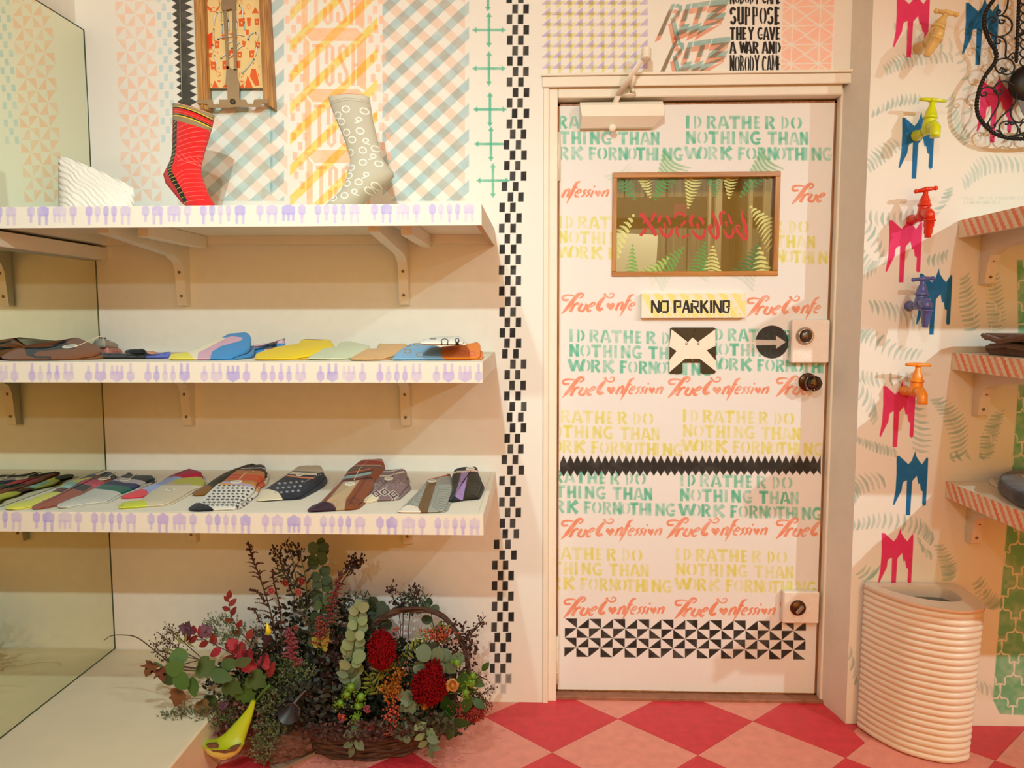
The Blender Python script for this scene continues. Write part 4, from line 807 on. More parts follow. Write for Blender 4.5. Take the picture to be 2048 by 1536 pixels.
sock('beige ribbed sock pair with lime toe and lime cuff',e__,[(105,690),(120,630),(220,595),(380,585),(640,360),(830,280),(1000,240),(1150,240),(1220,340),(1200,390),(1080,420),(740,630),(620,650),(400,665),(120,692)],(220,204,172),zb_,-.14,[((208,214,60),[(100,700),(110,620),(300,588),(440,600),(480,655),(350,690)]),((212,216,58),[(785,340),(860,270),(1000,230),(1160,230),(1230,330),(1200,385),(1100,402),(1000,370),(870,388)])],(770,460,62,22),t0=.014)
def tweed(cv,T):
    R=random.Random(4)
    for _ in range(60): x=R.uniform(1230,1600); y=R.uniform(180,420); cv.ribbon(T([(x,y),(x+12,y-5)]),.7,(150,104,60),.8)
sock('brown toed dark tweed sock pair behind the snowflake pair',e__,[(1045,515),(1060,460),(1200,400),(1300,320),(1480,210),(1640,150),(1780,105),(1900,110),(1700,190),(1450,330),(1200,520),(1060,530)],(58,50,32),zb_,-.12,[((142,92,26),[(1040,540),(1060,440),(1200,390),(1310,412),(1210,530)])],t0=.012,extra=tweed)
def nordic(cv,T):
    for i in range(9):
        for j in range(8):
            x=1400-j*32+i*62+ (16 if j%2 else 0); y=400+j*36
            if x>1820-max(0,(j-4))*20 or x<1150: continue
            s=13 if j<5 else 20
            for k in range(4 if j<5 else 3):
                th=PI*k/(4 if j<5 else 3)+.3; cv.ribbon(T([(x-s*math.cos(th)*1.4,y-s*math.sin(th)*.8),(x+s*math.cos(th)*1.4,y+s*math.sin(th)*.8)]),.95,(40,36,40),.95,1.1)
    for y,c in ((215,(196,140,60)),(262,(226,80,36)),(300,(226,80,36)),(345,(196,140,60)),(380,(244,150,40))): cv.ribbon(T([(1400,y-6),(2000,y+26)]),4.5,c,.9,2)
    cv.ribbon(T([(1400,345),(1560,372),(1840,405)]),4,(190,176,214))
    cv.ribbon(T([(1500,165),(2010,120)]),1.6,(236,214,190)); cv.ribbon(T([(1500,190),(2010,170)]),1.8,(236,214,190))
sock('snowflake patterned white sock pair with navy toe and orange striped cuff',e__,[(970,750),(990,680),(1090,610),(1140,580),(1360,370),(1430,340),(1600,190),(1740,130),(1960,105),(2000,150),(1970,260),(1880,330),(1850,440),(1700,600),(1600,680),(1300,700),(1080,755),(990,765)],(234,228,216),zb_,-.10,[((226,120,40),[(1430,335),(1600,185),(2000,205),(1970,280),(1840,405),(1640,398),(1560,372)]),((24,22,26),[(1560,195),(1740,100),(2010,90),(2010,205),(1980,215)]),((14,24,34),[(950,790),(960,670),(1090,606),(1240,650),(1335,705),(1080,790)])],(1617,362,72,38),[(1655,325),(1790,195),(1840,230)],t0=.024,extra=nordic)
def navyp(cv,T):
    R=random.Random(8)
    for i in range(5):
        for j in range(3):
            x=215+i*42+j*-14; y=690+j*34-i*4
            for th in (.5,-.5,1.5): cv.ribbon(T([(x-12*math.cos(th),y-10*math.sin(th)),(x+12*math.cos(th),y+10*math.sin(th))]),1.2,(196,198,204),.9,1.1)
    for i in range(9): x=400+i*14; cv.ribbon(T([(x,680-i*7),(x+7,670-i*7)]),1,(196,198,204))
    cv.ribbon(T([(262,628),(370,645),(470,650)]),3.,(240,150,110)); cv.ribbon(T([(285,612),(400,618),(490,622)]),4.4,(240,226,200)); cv.ribbon(T([(300,600),(400,602),(500,604)]),1.,(50,40,30))
sock('navy patterned sock pair with cream toe and cream cuff',g__,[(40,810),(60,770),(110,720),(230,640),(300,590),(350,550),(520,545),(545,590),(520,640),(480,680),(350,790),(220,800),(50,820)],(30,36,50),zb_,-.14,[((238,222,190),[(30,840),(40,760),(110,722),(205,750),(240,800),(120,840)]),((206,192,166),[(295,605),(330,540),(560,530),(560,590),(500,612),(400,604)])],(365,630,26,10),t0=.018,extra=navyp,low=(34,38,48))
def aztec(cv,T):
    R=random.Random(5)
    for i in range(16):
        for j in range(3): x=640+i*14+j*10; y=520-i*22-j*8; cv.ribbon(T([(x-10,y+4),(x,y-8),(x+12,y+2)]),.8,(74,34,14),.85)
    for s in (40,26,12): cv.ribbon(T([(515-s,508),(515,508-s*.8),(515+s,508),(515,508+s*.8),(515-s,508)]),1.,(206,130,80) if s!=12 else (150,200,200),.9)
    for s in (60,44,28): cv.ribbon(T([(690-s,480),(690,480-s*.7),(690+s,480),(690,480+s*.7),(690-s,480)]),.9,(80,34,12),.9)
    for i in range(12): x=420+i*14; y=480-i*20; cv.ribbon(T([(x-8,y),(x+4,y-8)]),.8,(74,34,14),.85)
    for p,c,w in (([(560,292),(700,285),(860,262)],(58,22,44),3.),([(575,262),(700,252),(850,218)],(150,196,200),5.2),([(590,238),(700,228),(850,200)],(58,22,44),2.4),([(600,222),(720,205),(850,180)],(224,120,56),1.6),([(620,205),(740,180),(860,165)],(110,78,66),5),([(640,180),(760,160),(940,160)],(120,92,80),8),([(680,150),(800,148),(960,150)],(206,150,116),2.),([(700,128),(820,118),(980,125)],(170,48,22),6.),([(730,100),(840,96),(980,104)],(214,160,130),3.)): cv.ribbon(T(p),w,c)
sock('rust and beige diamond sock pair with dark purple toe, tallest on the lowest shelf',f__,[(245,578),(280,520),(370,485),(450,400),(560,290),(630,180),(750,85),(960,75),(980,130),(950,190),(880,260),(870,330),(740,490),(700,540),(560,552),(280,590)],(142,72,32),zb_,-.10,[((196,166,128),[(425,505),(590,305),(745,285),(615,470),(600,560),(530,560)]),((56,26,46),[(230,610),(240,510),(370,483),(490,508),(525,552),(400,600)])],(652,330,46,28),[(690,290),(740,190),(835,100)],t0=.026,extra=aztec)
def purp(cv,T):
    for cx,cy in ((895,420),(1055,420),(975,400)):
        for s in (52,36,20): cv.ribbon(T([(cx-s,cy),(cx,cy-s*.7),(cx+s,cy),(cx,cy+s*.7),(cx-s,cy)]),1.5,(236,224,208) if s!=36 else (50,34,44),.95)
    R=random.Random(6)
    for _ in range(90): x=R.uniform(840,1160); y=R.uniform(255,370); cv.ribbon(T([(x,y),(x+8,y-5)]),.9,(214,196,190),.8)
    for p,c,w in (([(900,245),(1010,250),(1160,205)],(238,222,190),3.),([(905,225),(1020,225),(1160,185)],(120,100,108),1.4),([(915,210),(1030,208),(1165,172)],(230,214,190),2.4),([(930,192),(1040,190),(1180,160)],(60,44,50),1.)): cv.ribbon(T(p),w,c)
sock('mauve and white diamond sock pair leaning against the rust pair',f__,[(745,500),(800,430),(830,390),(860,290),(910,230),(940,185),(1160,165),(1185,200),(1170,260),(1200,290),(1080,450),(920,460),(760,505)],(140,112,112),zb_,-.16,[((240,222,186),[(735,520),(780,425),(880,430),(925,450),(870,490)])],(1012,280,42,16),t0=.018,extra=purp)
def herr(cv,T):
    for i in range(11):
        y=330+i*22; cv.ribbon(T([(1150,y+60),(1240,y+10),(1330,y)]),.8,(92,88,76),.8); cv.ribbon(T([(1400,y-30),(1480,y+22),(1620,y+24)]),.8,(92,88,76),.8)
    cv.poly(T([(1050,640),(1060,555),(1170,520),(1290,540),(1335,585),(1090,640)]),(240,226,206),1.,2.); cv.poly(T([(1285,550),(1370,320),(1455,305),(1370,600),(1330,600)]),(118,86,48),1.,2.)
    for p,c,w in (([(1370,282),(1450,268),(1610,228)],(196,84,36),2.4),([(1380,268),(1460,256),(1610,214)],(240,224,200),2.2),([(1390,256),(1480,242),(1600,204)],(200,100,50),2.)): cv.ribbon(T(p),w,c)
def blk(cv,T):
    for i in range(9):
        y=225+i*24; cv.ribbon(T([(1600,y+20),(1650,y),(1690,y+10)]),.7,(112,90,40),.8); cv.ribbon(T([(1740,y+14),(1800,y-4),(1880,y+16)]),.7,(112,90,40),.8)
    cv.ribbon(T([(1590,212),(1700,212),(1860,196)]),2.6,(240,196,176)); cv.ribbon(T([(1600,205),(1700,204),(1860,188)]),1.4,(244,232,214))
sock('black sock pair with a lavender stripe, last on the lowest shelf',f__,[(1550,490),(1600,400),(1600,230),(1620,170),(1680,155),(1840,148),(1850,200),(1880,290),(1835,440),(1700,455),(1560,495)],(40,34,20),zb_,-.16,[((170,136,196),[(1628,445),(1688,215),(1757,215),(1702,470)]),((18,26,34),[(1600,210),(1620,140),(1850,130),(1860,190)]),((10,30,32),[(1540,510),(1560,410),(1630,430),(1640,470)])],(1772,186,42,34),t0=.02,extra=blk,low=(24,22,20))
sock('grey herringbone sock pair with brown stripe and white toe',f__,[(1065,612),(1080,565),(1160,510),(1340,320),(1370,270),(1590,215),(1620,320),(1540,540),(1520,570),(1330,585),(1080,625)],(166,168,156),zb_,-.16,[((118,86,48),[(1285,550),(1370,320),(1455,305),(1370,600),(1330,600)]),((240,226,206),[(1050,640),(1060,555),(1170,520),(1290,540),(1335,585),(1090,640)])],(1415,302,44,22),t0=.018,extra=herr)
# ================================================================ socks standing on the top shelf
def legsock(label,YP,left,right,cv,m_,cuffm,zbase,dep=.8):
    n=min(len(left),len(right)); L=[onY(*p,YP) for p in left]; R=[onY(*p,YP) for p in right]; NS=22; rings=[]
    # foot continues down to the shelf surface, out of sight behind the fascia
    m=MB(); vs=[]
    for l,r in zip(L,R):
        c=(l+r)/2; h=(r-l)/2; w=np.linalg.norm(h)
        for k in range(NS): th=2*PI*k/NS; p=c+h*math.cos(th)+np.array([0,1,0])*w*dep*math.sin(th); vs.append((p[0],p[1],max(p[2],zbase+.0005)))
    N=len(L); fs=[(i*NS+k,i*NS+(k+1)%NS,(i+1)*NS+(k+1)%NS,(i+1)*NS+k) for i in range(N-1) for k in range(NS)]
    fs=[f[::-1] for f in fs]; fs.append([ (N-1)*NS+k for k in range(NS)])
    c=(L[0]+R[0])/2; t=empty('display_sock',((L[-1][0]+R[-1][0])/2,YP,zbase),label,'sock')
    m.add(vs,fs,0,True); m.build('knitted_leg',m_,t,uvf=uvXZ(cv))
    m=MB(); v=[];
    for s,dz in ((.94,.000),(.90,.004),(.55,.006),(.01,.006)):
        for k in range(NS): th=2*PI*k/NS; h=(R[0]-L[0])/2; w=np.linalg.norm(h); p=c+h*math.cos(th)*s+np.array([0,1,0])*w*dep*s*math.sin(th); v.append((p[0],p[1],p[2]+dz-.002))
    m.add(v,[(i*NS+k,i*NS+(k+1)%NS,(i+1)*NS+(k+1)%NS,(i+1)*NS+k) for i in range(3) for k in range(NS)],0,True); m.build('foot_form',cuffm,t)
    return t
YP=-.30; P3=planeY(YP)
rs=Canvas(-1.12,1.55,-.90,1.92,1400,(226,40,40),seed=60,plane=P3); T=Tf(310,190,6.68)
for i in range(26): # diagonal stitched lines
    y=400+i*62
    if y<900: rs.ribbon(T([(360,y+75),(520,y+20),(760,y-40)]),.9,(250,140,130),.9)
for i in range(5): rs.ribbon(T([(320+i*90,790-0+i*20),(420+i*90,900+i*10),(640,960+i*5)]),.8,(250,140,130),.85)
for i in range(8): y=1010+i*60; rs.ribbon(T([(300+i*22,y+150),(430,y+30),(560,y),(700,y-20)]),.8,(250,140,130),.85,smooth=3)
for i in range(34):
    for sgn,c in ((0,(20,20,20)),(1,(232,204,40))):
        pass
path=catmull([(320,340),(310,500),(300,700),(270,870),(245,1020),(300,1130),(370,1270),(450,1450)],6)
rs.ribbon(T([(p[0],p[1]) for p in path]),11.5,(26,24,22))
for i,p in enumerate(path[::2]):
    rs.ribbon(T([(p[0]-36,p[1]+16),(p[0],p[1]-4),(p[0]+36,p[1]-12)]),1.1,(232,206,40),.95)
rs.poly(T([(100,1100),(200,950),(215,1060),(330,1250),(440,1500),(350,1500),(180,1270)]),(206,30,32))
cu=lambda y0:[(230,y0),(400,y0+30),(600,y0+90),(810,y0+180)]
rs.poly(T([(200,60),(840,200),(840,520),(730,480),(500,420),(240,345),(200,345)]),(158,134,96))
for y0,w,c in ((170,2.,(240,212,50)),(182,2.2,(24,20,18)),(222,9.5,(216,34,36)),(228,1.,(240,120,60)),(272,2.2,(24,20,18)),(285,2.,(240,212,50))): rs.ribbon(T([(200,y0-4)]+cu(y0)),w,c,1.,1.5,smooth=3)
skin=mat('pink_foot_form',(240,160,110),.4)
legsock('red sock with tan striped cuff and black zigzag seam standing on the top shelf',YP,[(347,208),(347,236),(346.5,262),(346,290),(344,312),(341,322),(336,333),(328,350),(333,368),(346,384),(356,396),(364,406),(382,420),(408,440)],[(428,231),(423,256),(416,280),(410,300),(406,316),(403,326),(402,338),(403,350),(407,362),(412,376),(418,390),(427,406),(436,420),(440,440)],rs,sockmat('red_knit',rs),skin,1.5785,.62)
gs=Canvas(-.68,1.55,-.40,1.93,1400,(196,186,164),seed=61,plane=P3); T=Tf(600,60,4.267)
gs.poly(T([(230,540),(620,540),(620,625),(230,625)]),(206,196,176)); gs.ribbon(T([(250,640),(420,612),(600,620)]),.8,(160,146,120)); gs.ribbon(T([(250,660),(420,632),(600,640)]),.8,(160,146,120))
for x,y in ((418,704),(567,712),(370,800),(415,890),(535,884),(465,955),(555,1045),(440,1055),(655,1025),(560,1150),(690,1158),(455,1190),(438,1258),(425,1325),(532,1320),(410,1430),(310,1450),(610,1385),(665,1345),(340,745)):
    gs.ring(T([(x,y)])[0],7.5,5.8,2.3,(244,238,224),1.,1.4,rot=.2)
for x,y,r in ((520,790,1),(585,965,-1),(635,1095,1),(590,1260,1),(500,1400,-1)):
    gs.ribbon(T([(x-30*r,y+30),(x-4,y+20),(x+26*r,y+4),(x+16*r,y-18),(x-10*r,y-16),(x-16*r,y),(x+2,y+10)]),2.3,(244,238,224),1.,1.4,smooth=3)
legsock('light grey sock with white rings standing right of the red one on the top shelf',YP,[(657,197),(662,214),(672,240),(683,265),(692,288),(699,308),(701,322),(699,334),(696,346),(691,364),(682,382),(668,398),(650,412),(640,428),(636,440)],[(739,195),(742,214),(746,240),(752,266),(757,288),(761,305),(766,318),(775,330),(787,344),(788,352),(778,366),(758,380),(742,392),(728,408),(716,424),(706,440)],gs,sockmat('grey_knit',gs),mat('red_lining',(190,80,60),.6),1.5785,.66)
# white textured pouch leaning by the mirror corner
m=MB(); YA=-.36; o=[(115,312),(130,314),(160,325),(190,337),(222,352),(250,366),(264,374),(268,440),(112,440)]
pts=[onY(*p,YA) for p in o]; n=len(pts)
NX,NZ=26,12
tw=mat('white_embossed_fabric',(232,224,212),.55,1.,55,spec=.4,dist=.0022)
nt=tw.node_tree; wv=nt.nodes.new('ShaderNodeTexWave'); wv.inputs['Scale'].default_value=32; wv.inputs['Distortion'].default_value=6; wv.inputs['Detail Scale'].default_value=.6; wv.bands_direction='DIAGONAL'
bp=[q for q in nt.nodes if q.type=='BUMP'][0]; tcn=[q for q in nt.nodes if q.type=='TEX_COORD'][0]; nt.links.new(tcn.outputs['Object'],wv.inputs['Vector']); nt.links.new(wv.outputs['Fac'],bp.inputs['Height'])
vs=[]
for side in (0,1):
    for j in range(NZ+1):
        for i in range(NX+1):
            u=i/NX; xpx=115+u*151; ytop=np.interp(xpx,[115,130,160,190,222,250,266],[312,314,325,337,352,366,375]); y=440+(ytop-440)*j/NZ
            p=onY(xpx,y,YA); bul=.045*(1-(2*u-1)**4)*(1-(j/NZ)**3)*(.4+.6*(1-j/NZ)); vs.append((p[0],YA-bul+.004 if side==0 else YA+bul*1.2+.0045,max(p[2],1.579)))
K=(NX+1)*(NZ+1); fs=[]
for j in range(NZ):
    for i in range(NX):
        a=j*(NX+1)+i; fs+=[(a,a+1,a+NX+2,a+NX+1),(K+a,K+a+NX+1,K+a+NX+2,K+a+1)]
for i in range(NX): fs+=[(NZ*(NX+1)+i,NZ*(NX+1)+i+1,K+NZ*(NX+1)+i+1,K+NZ*(NX+1)+i),(i,K+i,K+i+1,i+1)]
for j in range(NZ): a=j*(NX+1); fs+=[(a,a+NX+1,K+a+NX+1,K+a),(a+NX,K+a+NX,K+a+2*NX+1,a+2*NX+1)]
m.add(vs,fs,0,True); m.build('wedge_pouch',tw,label='white embossed wedge shaped pouch on the top shelf beside the mirror',cat='pouch')
# ================================================================ framed pierced metal picture
FY=-.034
T=Tf(370,0,6.4)
pc=Canvas(-1.12,1.95,-.86,2.36,1500,(232,200,138),seed=71,plane=planeY(-.012))
O_=(222,92,36); R=random.Random(11)
pc.poly(T([(250,-60),(300,-60),(270,60)]),(232,60,20)); pc.poly(T([(262,460),(350,410),(350,600),(300,640),(262,640)]),(232,70,24)); pc.poly(T([(255,380),(300,340),(290,400),(262,430)]),O_)
for x,y,w,h in ((790,225,55,110),(890,240,60,80),(685,240,80,100),(380,520,60,100),(820,650,70,90),(590,420,70,60),(330,790,70,100),(480,780,60,110),(660,780,50,90),(560,640,60,100),(670,660,60,80),(780,380,40,70),(730,520,50,80),(900,540,60,80),(300,680,40,60),(470,440,60,70)):
    pc.poly(T([(x,y),(x+w,y+R.uniform(-12,12)),(x+w-R.uniform(0,14),y+h),(x+R.uniform(0,10),y+h)]),O_,.95,1.4)
    if w>55: pc.disc(T([(x+w/2,y+h/2)])[0],1.8,(232,200,138))
for P in ([(680,185),(730,110),(775,185)],[(855,170),(900,90),(945,170)],[(345,1120),(380,1030),(430,1120)],[(480,1120),(530,1050),(535,1120)],[(765,1125),(800,960),(870,1125)],[(850,880),(905,880),(955,1090),(900,1100),(830,980)],[(690,1125),(740,1070),(760,1125)],[(270,75),(330,140),(350,120),(300,80)],[(440,70),(390,130),(420,120)],[(700,1035),(730,1060),(750,1035)],[(410,1030),(440,1060),(460,1030)]): pc.poly(T(P),O_,.95,1.4)
for x,y in ((700,20),(815,85),(430,950),(720,960),(290,620)):
    for k in range(8): th=PI*k/4; pc.ribbon(T([(x+18*math.cos(th),y+18*math.sin(th)),(x+38*math.cos(th),y+38*math.sin(th))]),.9,O_)
for k in range(30): x=R.uniform(270,960); y=R.uniform(380,1080); pc.ribbon(T([(x,y),(x+R.uniform(-6,6),y+R.uniform(18,30))]),2.,O_,.8)
pc.ring(T([(362,50)])[0],13,16,1.6,O_); pc.ribbon(T([(345,92),(362,98),(380,92)]),1.2,O_)
t=empty('framed_tin_picture',(-.99,-.02,1.86),'wooden framed picture of orange printed tin with steel strap and white wire stitches','picture')
fwd=wood('old_oak_rail',(140,88,38),(206,150,78),7,'Z',.5)
q3=lambda pts,yy:[(lambda p:(p[0],yy,p[2]))(onY(x,y,yy)) for x,y in T(pts)]
for A,nm in (([(104,-160),(240,-160),(296,1400),(205,1385),(163,1335)],'side_rail'),([(940,-160),(1052,-160),(1132,1385),(1070,1340),(1000,1330)],'side_rail')):
    m=MB(); m.prism(q3(A,FY)[::-1],(0,.0325,0)); m.build(nm,fwd,t)
for A in ([(165,-160),(180,-160),(235,1370),(215,1370)],[(985,-160),(1000,-160),(1068,1335),(1050,1335)]):
    m=MB(); m.prism(q3(A,FY-.004)[::-1],(0,.004,0)); m.build('bead',fwd,t)
m=MB(); a,b_,c_,e_=q3([(236,-160),(950,-160),(1000,1128),(290,1128)],-.012)
m.prism([a,b_,c_,e_][::-1],(0,.0015,0)); o=m.build('printed_tin',mat_img('orange_print',pc,.4,.1,60),t,uvf=uvXZ(pc))
MB().prism(q3([(290,1128),(1000,1128),(1000,1138),(290,1138)],-.014)[::-1],(0,.006,0)).build('tin_edge',mat('dark_iron',(52,44,34),.5),t)
MB().box((-1.10,FY,2.33),(-.84,-.0008,2.355),0,.002).build('top_rail',fwd,t)
stl=mat('aged_steel',(178,160,132),.22,.3,120,metal=.85)
m=MB()
for A in ([(470,-160),(520,-160),(560,880),(530,880)],[(590,-160),(640,-160),(662,900),(625,900)]): m.prism(q3(A,-.024)[::-1],(0,.002,0))
m.prism(q3([(530,840),(560,850),(600,880),(660,890),(660,950),(696,1070),(690,1345),(545,1345),(540,1090),(515,1090),(525,950)],-.024)[::-1],(0,.002,0))
m.prism(q3([(455,60),(500,-160),(660,-160),(640,130),(590,110),(470,140)],-.026)[::-1],(0,.0015,0)); m.build('steel_strap',stl,t)
m=MB(); m.prism(q3([(155,1275),(350,1275),(365,1335),(430,1335),(440,1275),(780,1275),(800,1330),(870,1330),(885,1275),(1065,1265),(1065,1325),(1000,1325),(930,1370),(700,1365),(480,1380),(310,1380),(280,1330),(155,1325)],-.042)[::-1],(0,.002,0)); m.build('cross_plate',stl,t)
p=q3([(610,1300)],-.044)[0]; m=MB(); m.lathe([(.009,0),(.0085,.003),(.004,.005)],8,0,Matrix.Translation(p)@Matrix.Rotation(PI/2,4,'X')); m.build('rivet',MATS['dark_iron'],t)
wm=mat('white_wire',(226,226,220),.35); wb2=mat('pale_blue_wire',(176,206,212),.35); wk=mat('black_wire_tip',(24,22,22),.4)
for i,P in enumerate(([(410,165),(380,220),(368,320)],[(365,375),(362,440),(370,510)],[(352,580),(362,620),(370,650)],[(378,715),(400,790),(432,870)],[(425,500),(460,480),(510,470)],[(535,465),(590,470)],[(650,440),(700,440),(755,455)],[(805,500),(830,440),(870,420)],[(905,420),(935,440),(925,520)],[(920,590),(915,640),(905,700)],[(880,755),(810,850),(730,940)],[(462,745),(500,705),(560,650)],[(540,555),(600,525)],[(600,620),(690,545)],[(655,640),(735,580)],[(560,740),(620,690)],[(470,310),(475,420)],[(556,270),(560,380)],[(660,280),(658,370)],[(755,290),(762,380)],[(700,70),(740,110),(738,230)],[(460,160),(462,260)],[(540,140),(545,240)],[(650,120),(655,240)])):
    q=q3(P,-.0165); q=[tuple(v) for v in q]; m=MB(); m.tube([(q[0][0],-.011,q[0][2])]+q+[(q[-1][0],-.011,q[-1][2])],.0019,6); w_=m.build('wire_stitch',wb2 if i%3==1 else wm,t)
    m=MB(); m.blob(q[0],.0026,0,6,4); m.build('wire_tip',wk,w_)
m=MB(); m.tube([onY(359,-30,-.004)+np.array([0,0,.0]),onY(361,60,-.004),onY(362,130,-.004),onY(364,205,-.004)],.0012,6); m.build('hanging_cord',mat('grey_cord',(170,162,140),.7),label='thin pale cord hanging down over the black zigzag stencil',cat='cord')
# ================================================================ right hand shelves
RX=1.2565
rnames=['top right shelf with orange zigzag end','middle right shelf with orange zigzag end, holding the brown knit','lowest right shelf with orange zigzag end, holding the navy garment']
for k,(zt,zb) in enumerate([(1.582,1.530),(1.1855,1.1345),(.789,.7385)]):
    ec=Canvas(-.62,zb,-.10,zt,1300,(240,226,202),seed=40+k)
    H=zt-zb
    for i in range(16):
        y=-.125-i*.034+(.01*k); P=[(y,zt),(y-.013,zt)]
        a0=(y+.010,zt+.002); P=[]
        for s_ in range(6):
            t_=s_/5; yy=y+.012-t_*.042; zz=zt+.002-t_*(H+.004)
            P.append((yy,zz))
        Q=[]
        for s_ in range(5):
            t_=s_/5; yy=y-.006-t_*.042; zz=zt+.002-t_*(H+.004); Q+=[(yy-.001,zz),(yy-.003,zz-H*.19),(yy-.0075,zz-H*.19)]
        ec.poly(P+Q[::-1],(240,128,84),.62+.3*math.sin(i*1.1)**2,2.2,.3,px=False)
    t=empty('display_shelf',(1.7,RY,zb),rnames[k],'shelf')
    m=MB(); m.box((RX+.0138,-.6498,zt-.02),(2.3,RY-.0008,zt),0,.001); m.box((RX+.0138,-.6498,zb),(2.3,-.638,zt-.02)); m.build('board',paintwood,t)
    m=MB(); v=[(RX,RY-.0008,zb),(RX,-.65,zb),(RX,-.65,zt),(RX,RY-.0008,zt)]
    m.add(v,[(0,3,2,1)],0,False,[((p[1]-ec.u0)/(ec.u1-ec.u0),(p[2]-ec.v0)/(ec.v1-ec.v0)) for p in v]); m.box((RX+.0003,-.65,zb),(RX+.0135,RY-.0008,zt),1); m.build('end_board',[mat_img('orange_zigzag_paint',ec,.6,.2,30),paintwood],t)
    z=zt-.021
    for bx in (1.325,2.1):
        pf=[(RY-.0008,0),(RY-.46,0),(RY-.46,-.036),(RY-.10,-.066),(RY-.055,-.085),(RY-.042,-.110),(RY-.030,-.166),(RY-.026,-.170),(RY-.0008,-.170)]
        m=MB(); m.prism([(bx,y,z+dz) for y,dz in pf],(.030,0,0)); b_=m.build('bracket',paintwood,t)
        for dz,yy in ((-.100,-.0465),(-.148,-.0345)):
            m=MB(); m.lathe([(.0048,-.001),(.0048,.0012),(.0026,.0014),(.002,.0006)],12,0,Matrix.Translation((bx+.015,RY+yy+.001,z+dz))@Matrix.Rotation(PI/2,4,'X')); m.build('screw',MATS['screw_grey'],b_)
# folded brown knit on the middle right shelf
bk=mat('brown_ribbed_knit',(104,70,50),.9,1.,40,sheen=.2,dist=.004,var=.15); zz=1.186
t=empty('folded_sweater',(1.62,-.30,zz),'brown ribbed knit folded on the middle right shelf','sweater')
A=onY(2013,690,-.33)
for j,(h0,h1,x0) in enumerate(((.0005,.040,A[0]+.012),(.041,.070,A[0]-.002))):
    m=MB(); n=26
    for i in range(n):
        x=x0+i*.010; m.tube([(x+.03,-.50,zz+h0+.010),(x+.008,-.40,zz+(h0+h1)/2+.002),(x,-.30,zz+h1-.008-.0008*(n-i)*(j)),(x+.012,-.20,zz+(h0+h1)/2),(x+.03,-.17,zz+h0+.010)],[.005,.007,.0085,.007,.005],6)
    m.box((x0+.012,-.47,zz+h0),(x0+n*.010+.02,-.19,zz+h1-.008),0,.008); m.build('knit_fold',bk,t)
# navy garment on white wrapping, lowest right shelf
t=empty('folded_garment',(1.60,-.34,.79),'dark navy garment folded over white wrapping on the lowest right shelf','garment')
zz=.79; P=lambda x,y,dz=.03:(lambda p:(p[0],p[1]))(onZ(x,y,zz+dz))
nv=[(1995,968),(2000,955),(2014,949),(2040,946),(2100,948),(2180,970),(2180,1060),(2080,1018),(2045,1004),(2014,990)]
slab('cloth',[(max(P(*q)[0],RX+.012),P(*q)[1]) for q in nv],lambda p:zz+.045,lambda p:zz+.006,mat('navy_cloth',(26,38,54),.8,.4,30,sheen=.3),t,r=.016,wob=.002)
wp=[(1977,960),(1985,955),(1992,958),(2010,948),(2048,945),(2100,950),(2100,1000),(2020,985),(1996,972)]
m=MB(); q=[P(x,y,.008) for x,y in wp]; m.prism([(x,y,zz+.0006+.004*(i%2)) for i,(x,y) in enumerate(q)],(0,0,.003)); m.build('white_wrapping',mat('crumpled_white_paper',(240,234,222),.6,1.,30,dist=.006),t)
m=MB(); a=onZ(2033,949,zz+.047);b_=onZ(2050,955,zz+.047); m.tube([tuple(a),tuple((a+b_)/2+np.array([0,0,.002])),tuple(b_)],.0018,6); m.build('cord',mat('pink_cord',(214,160,130),.6),t)
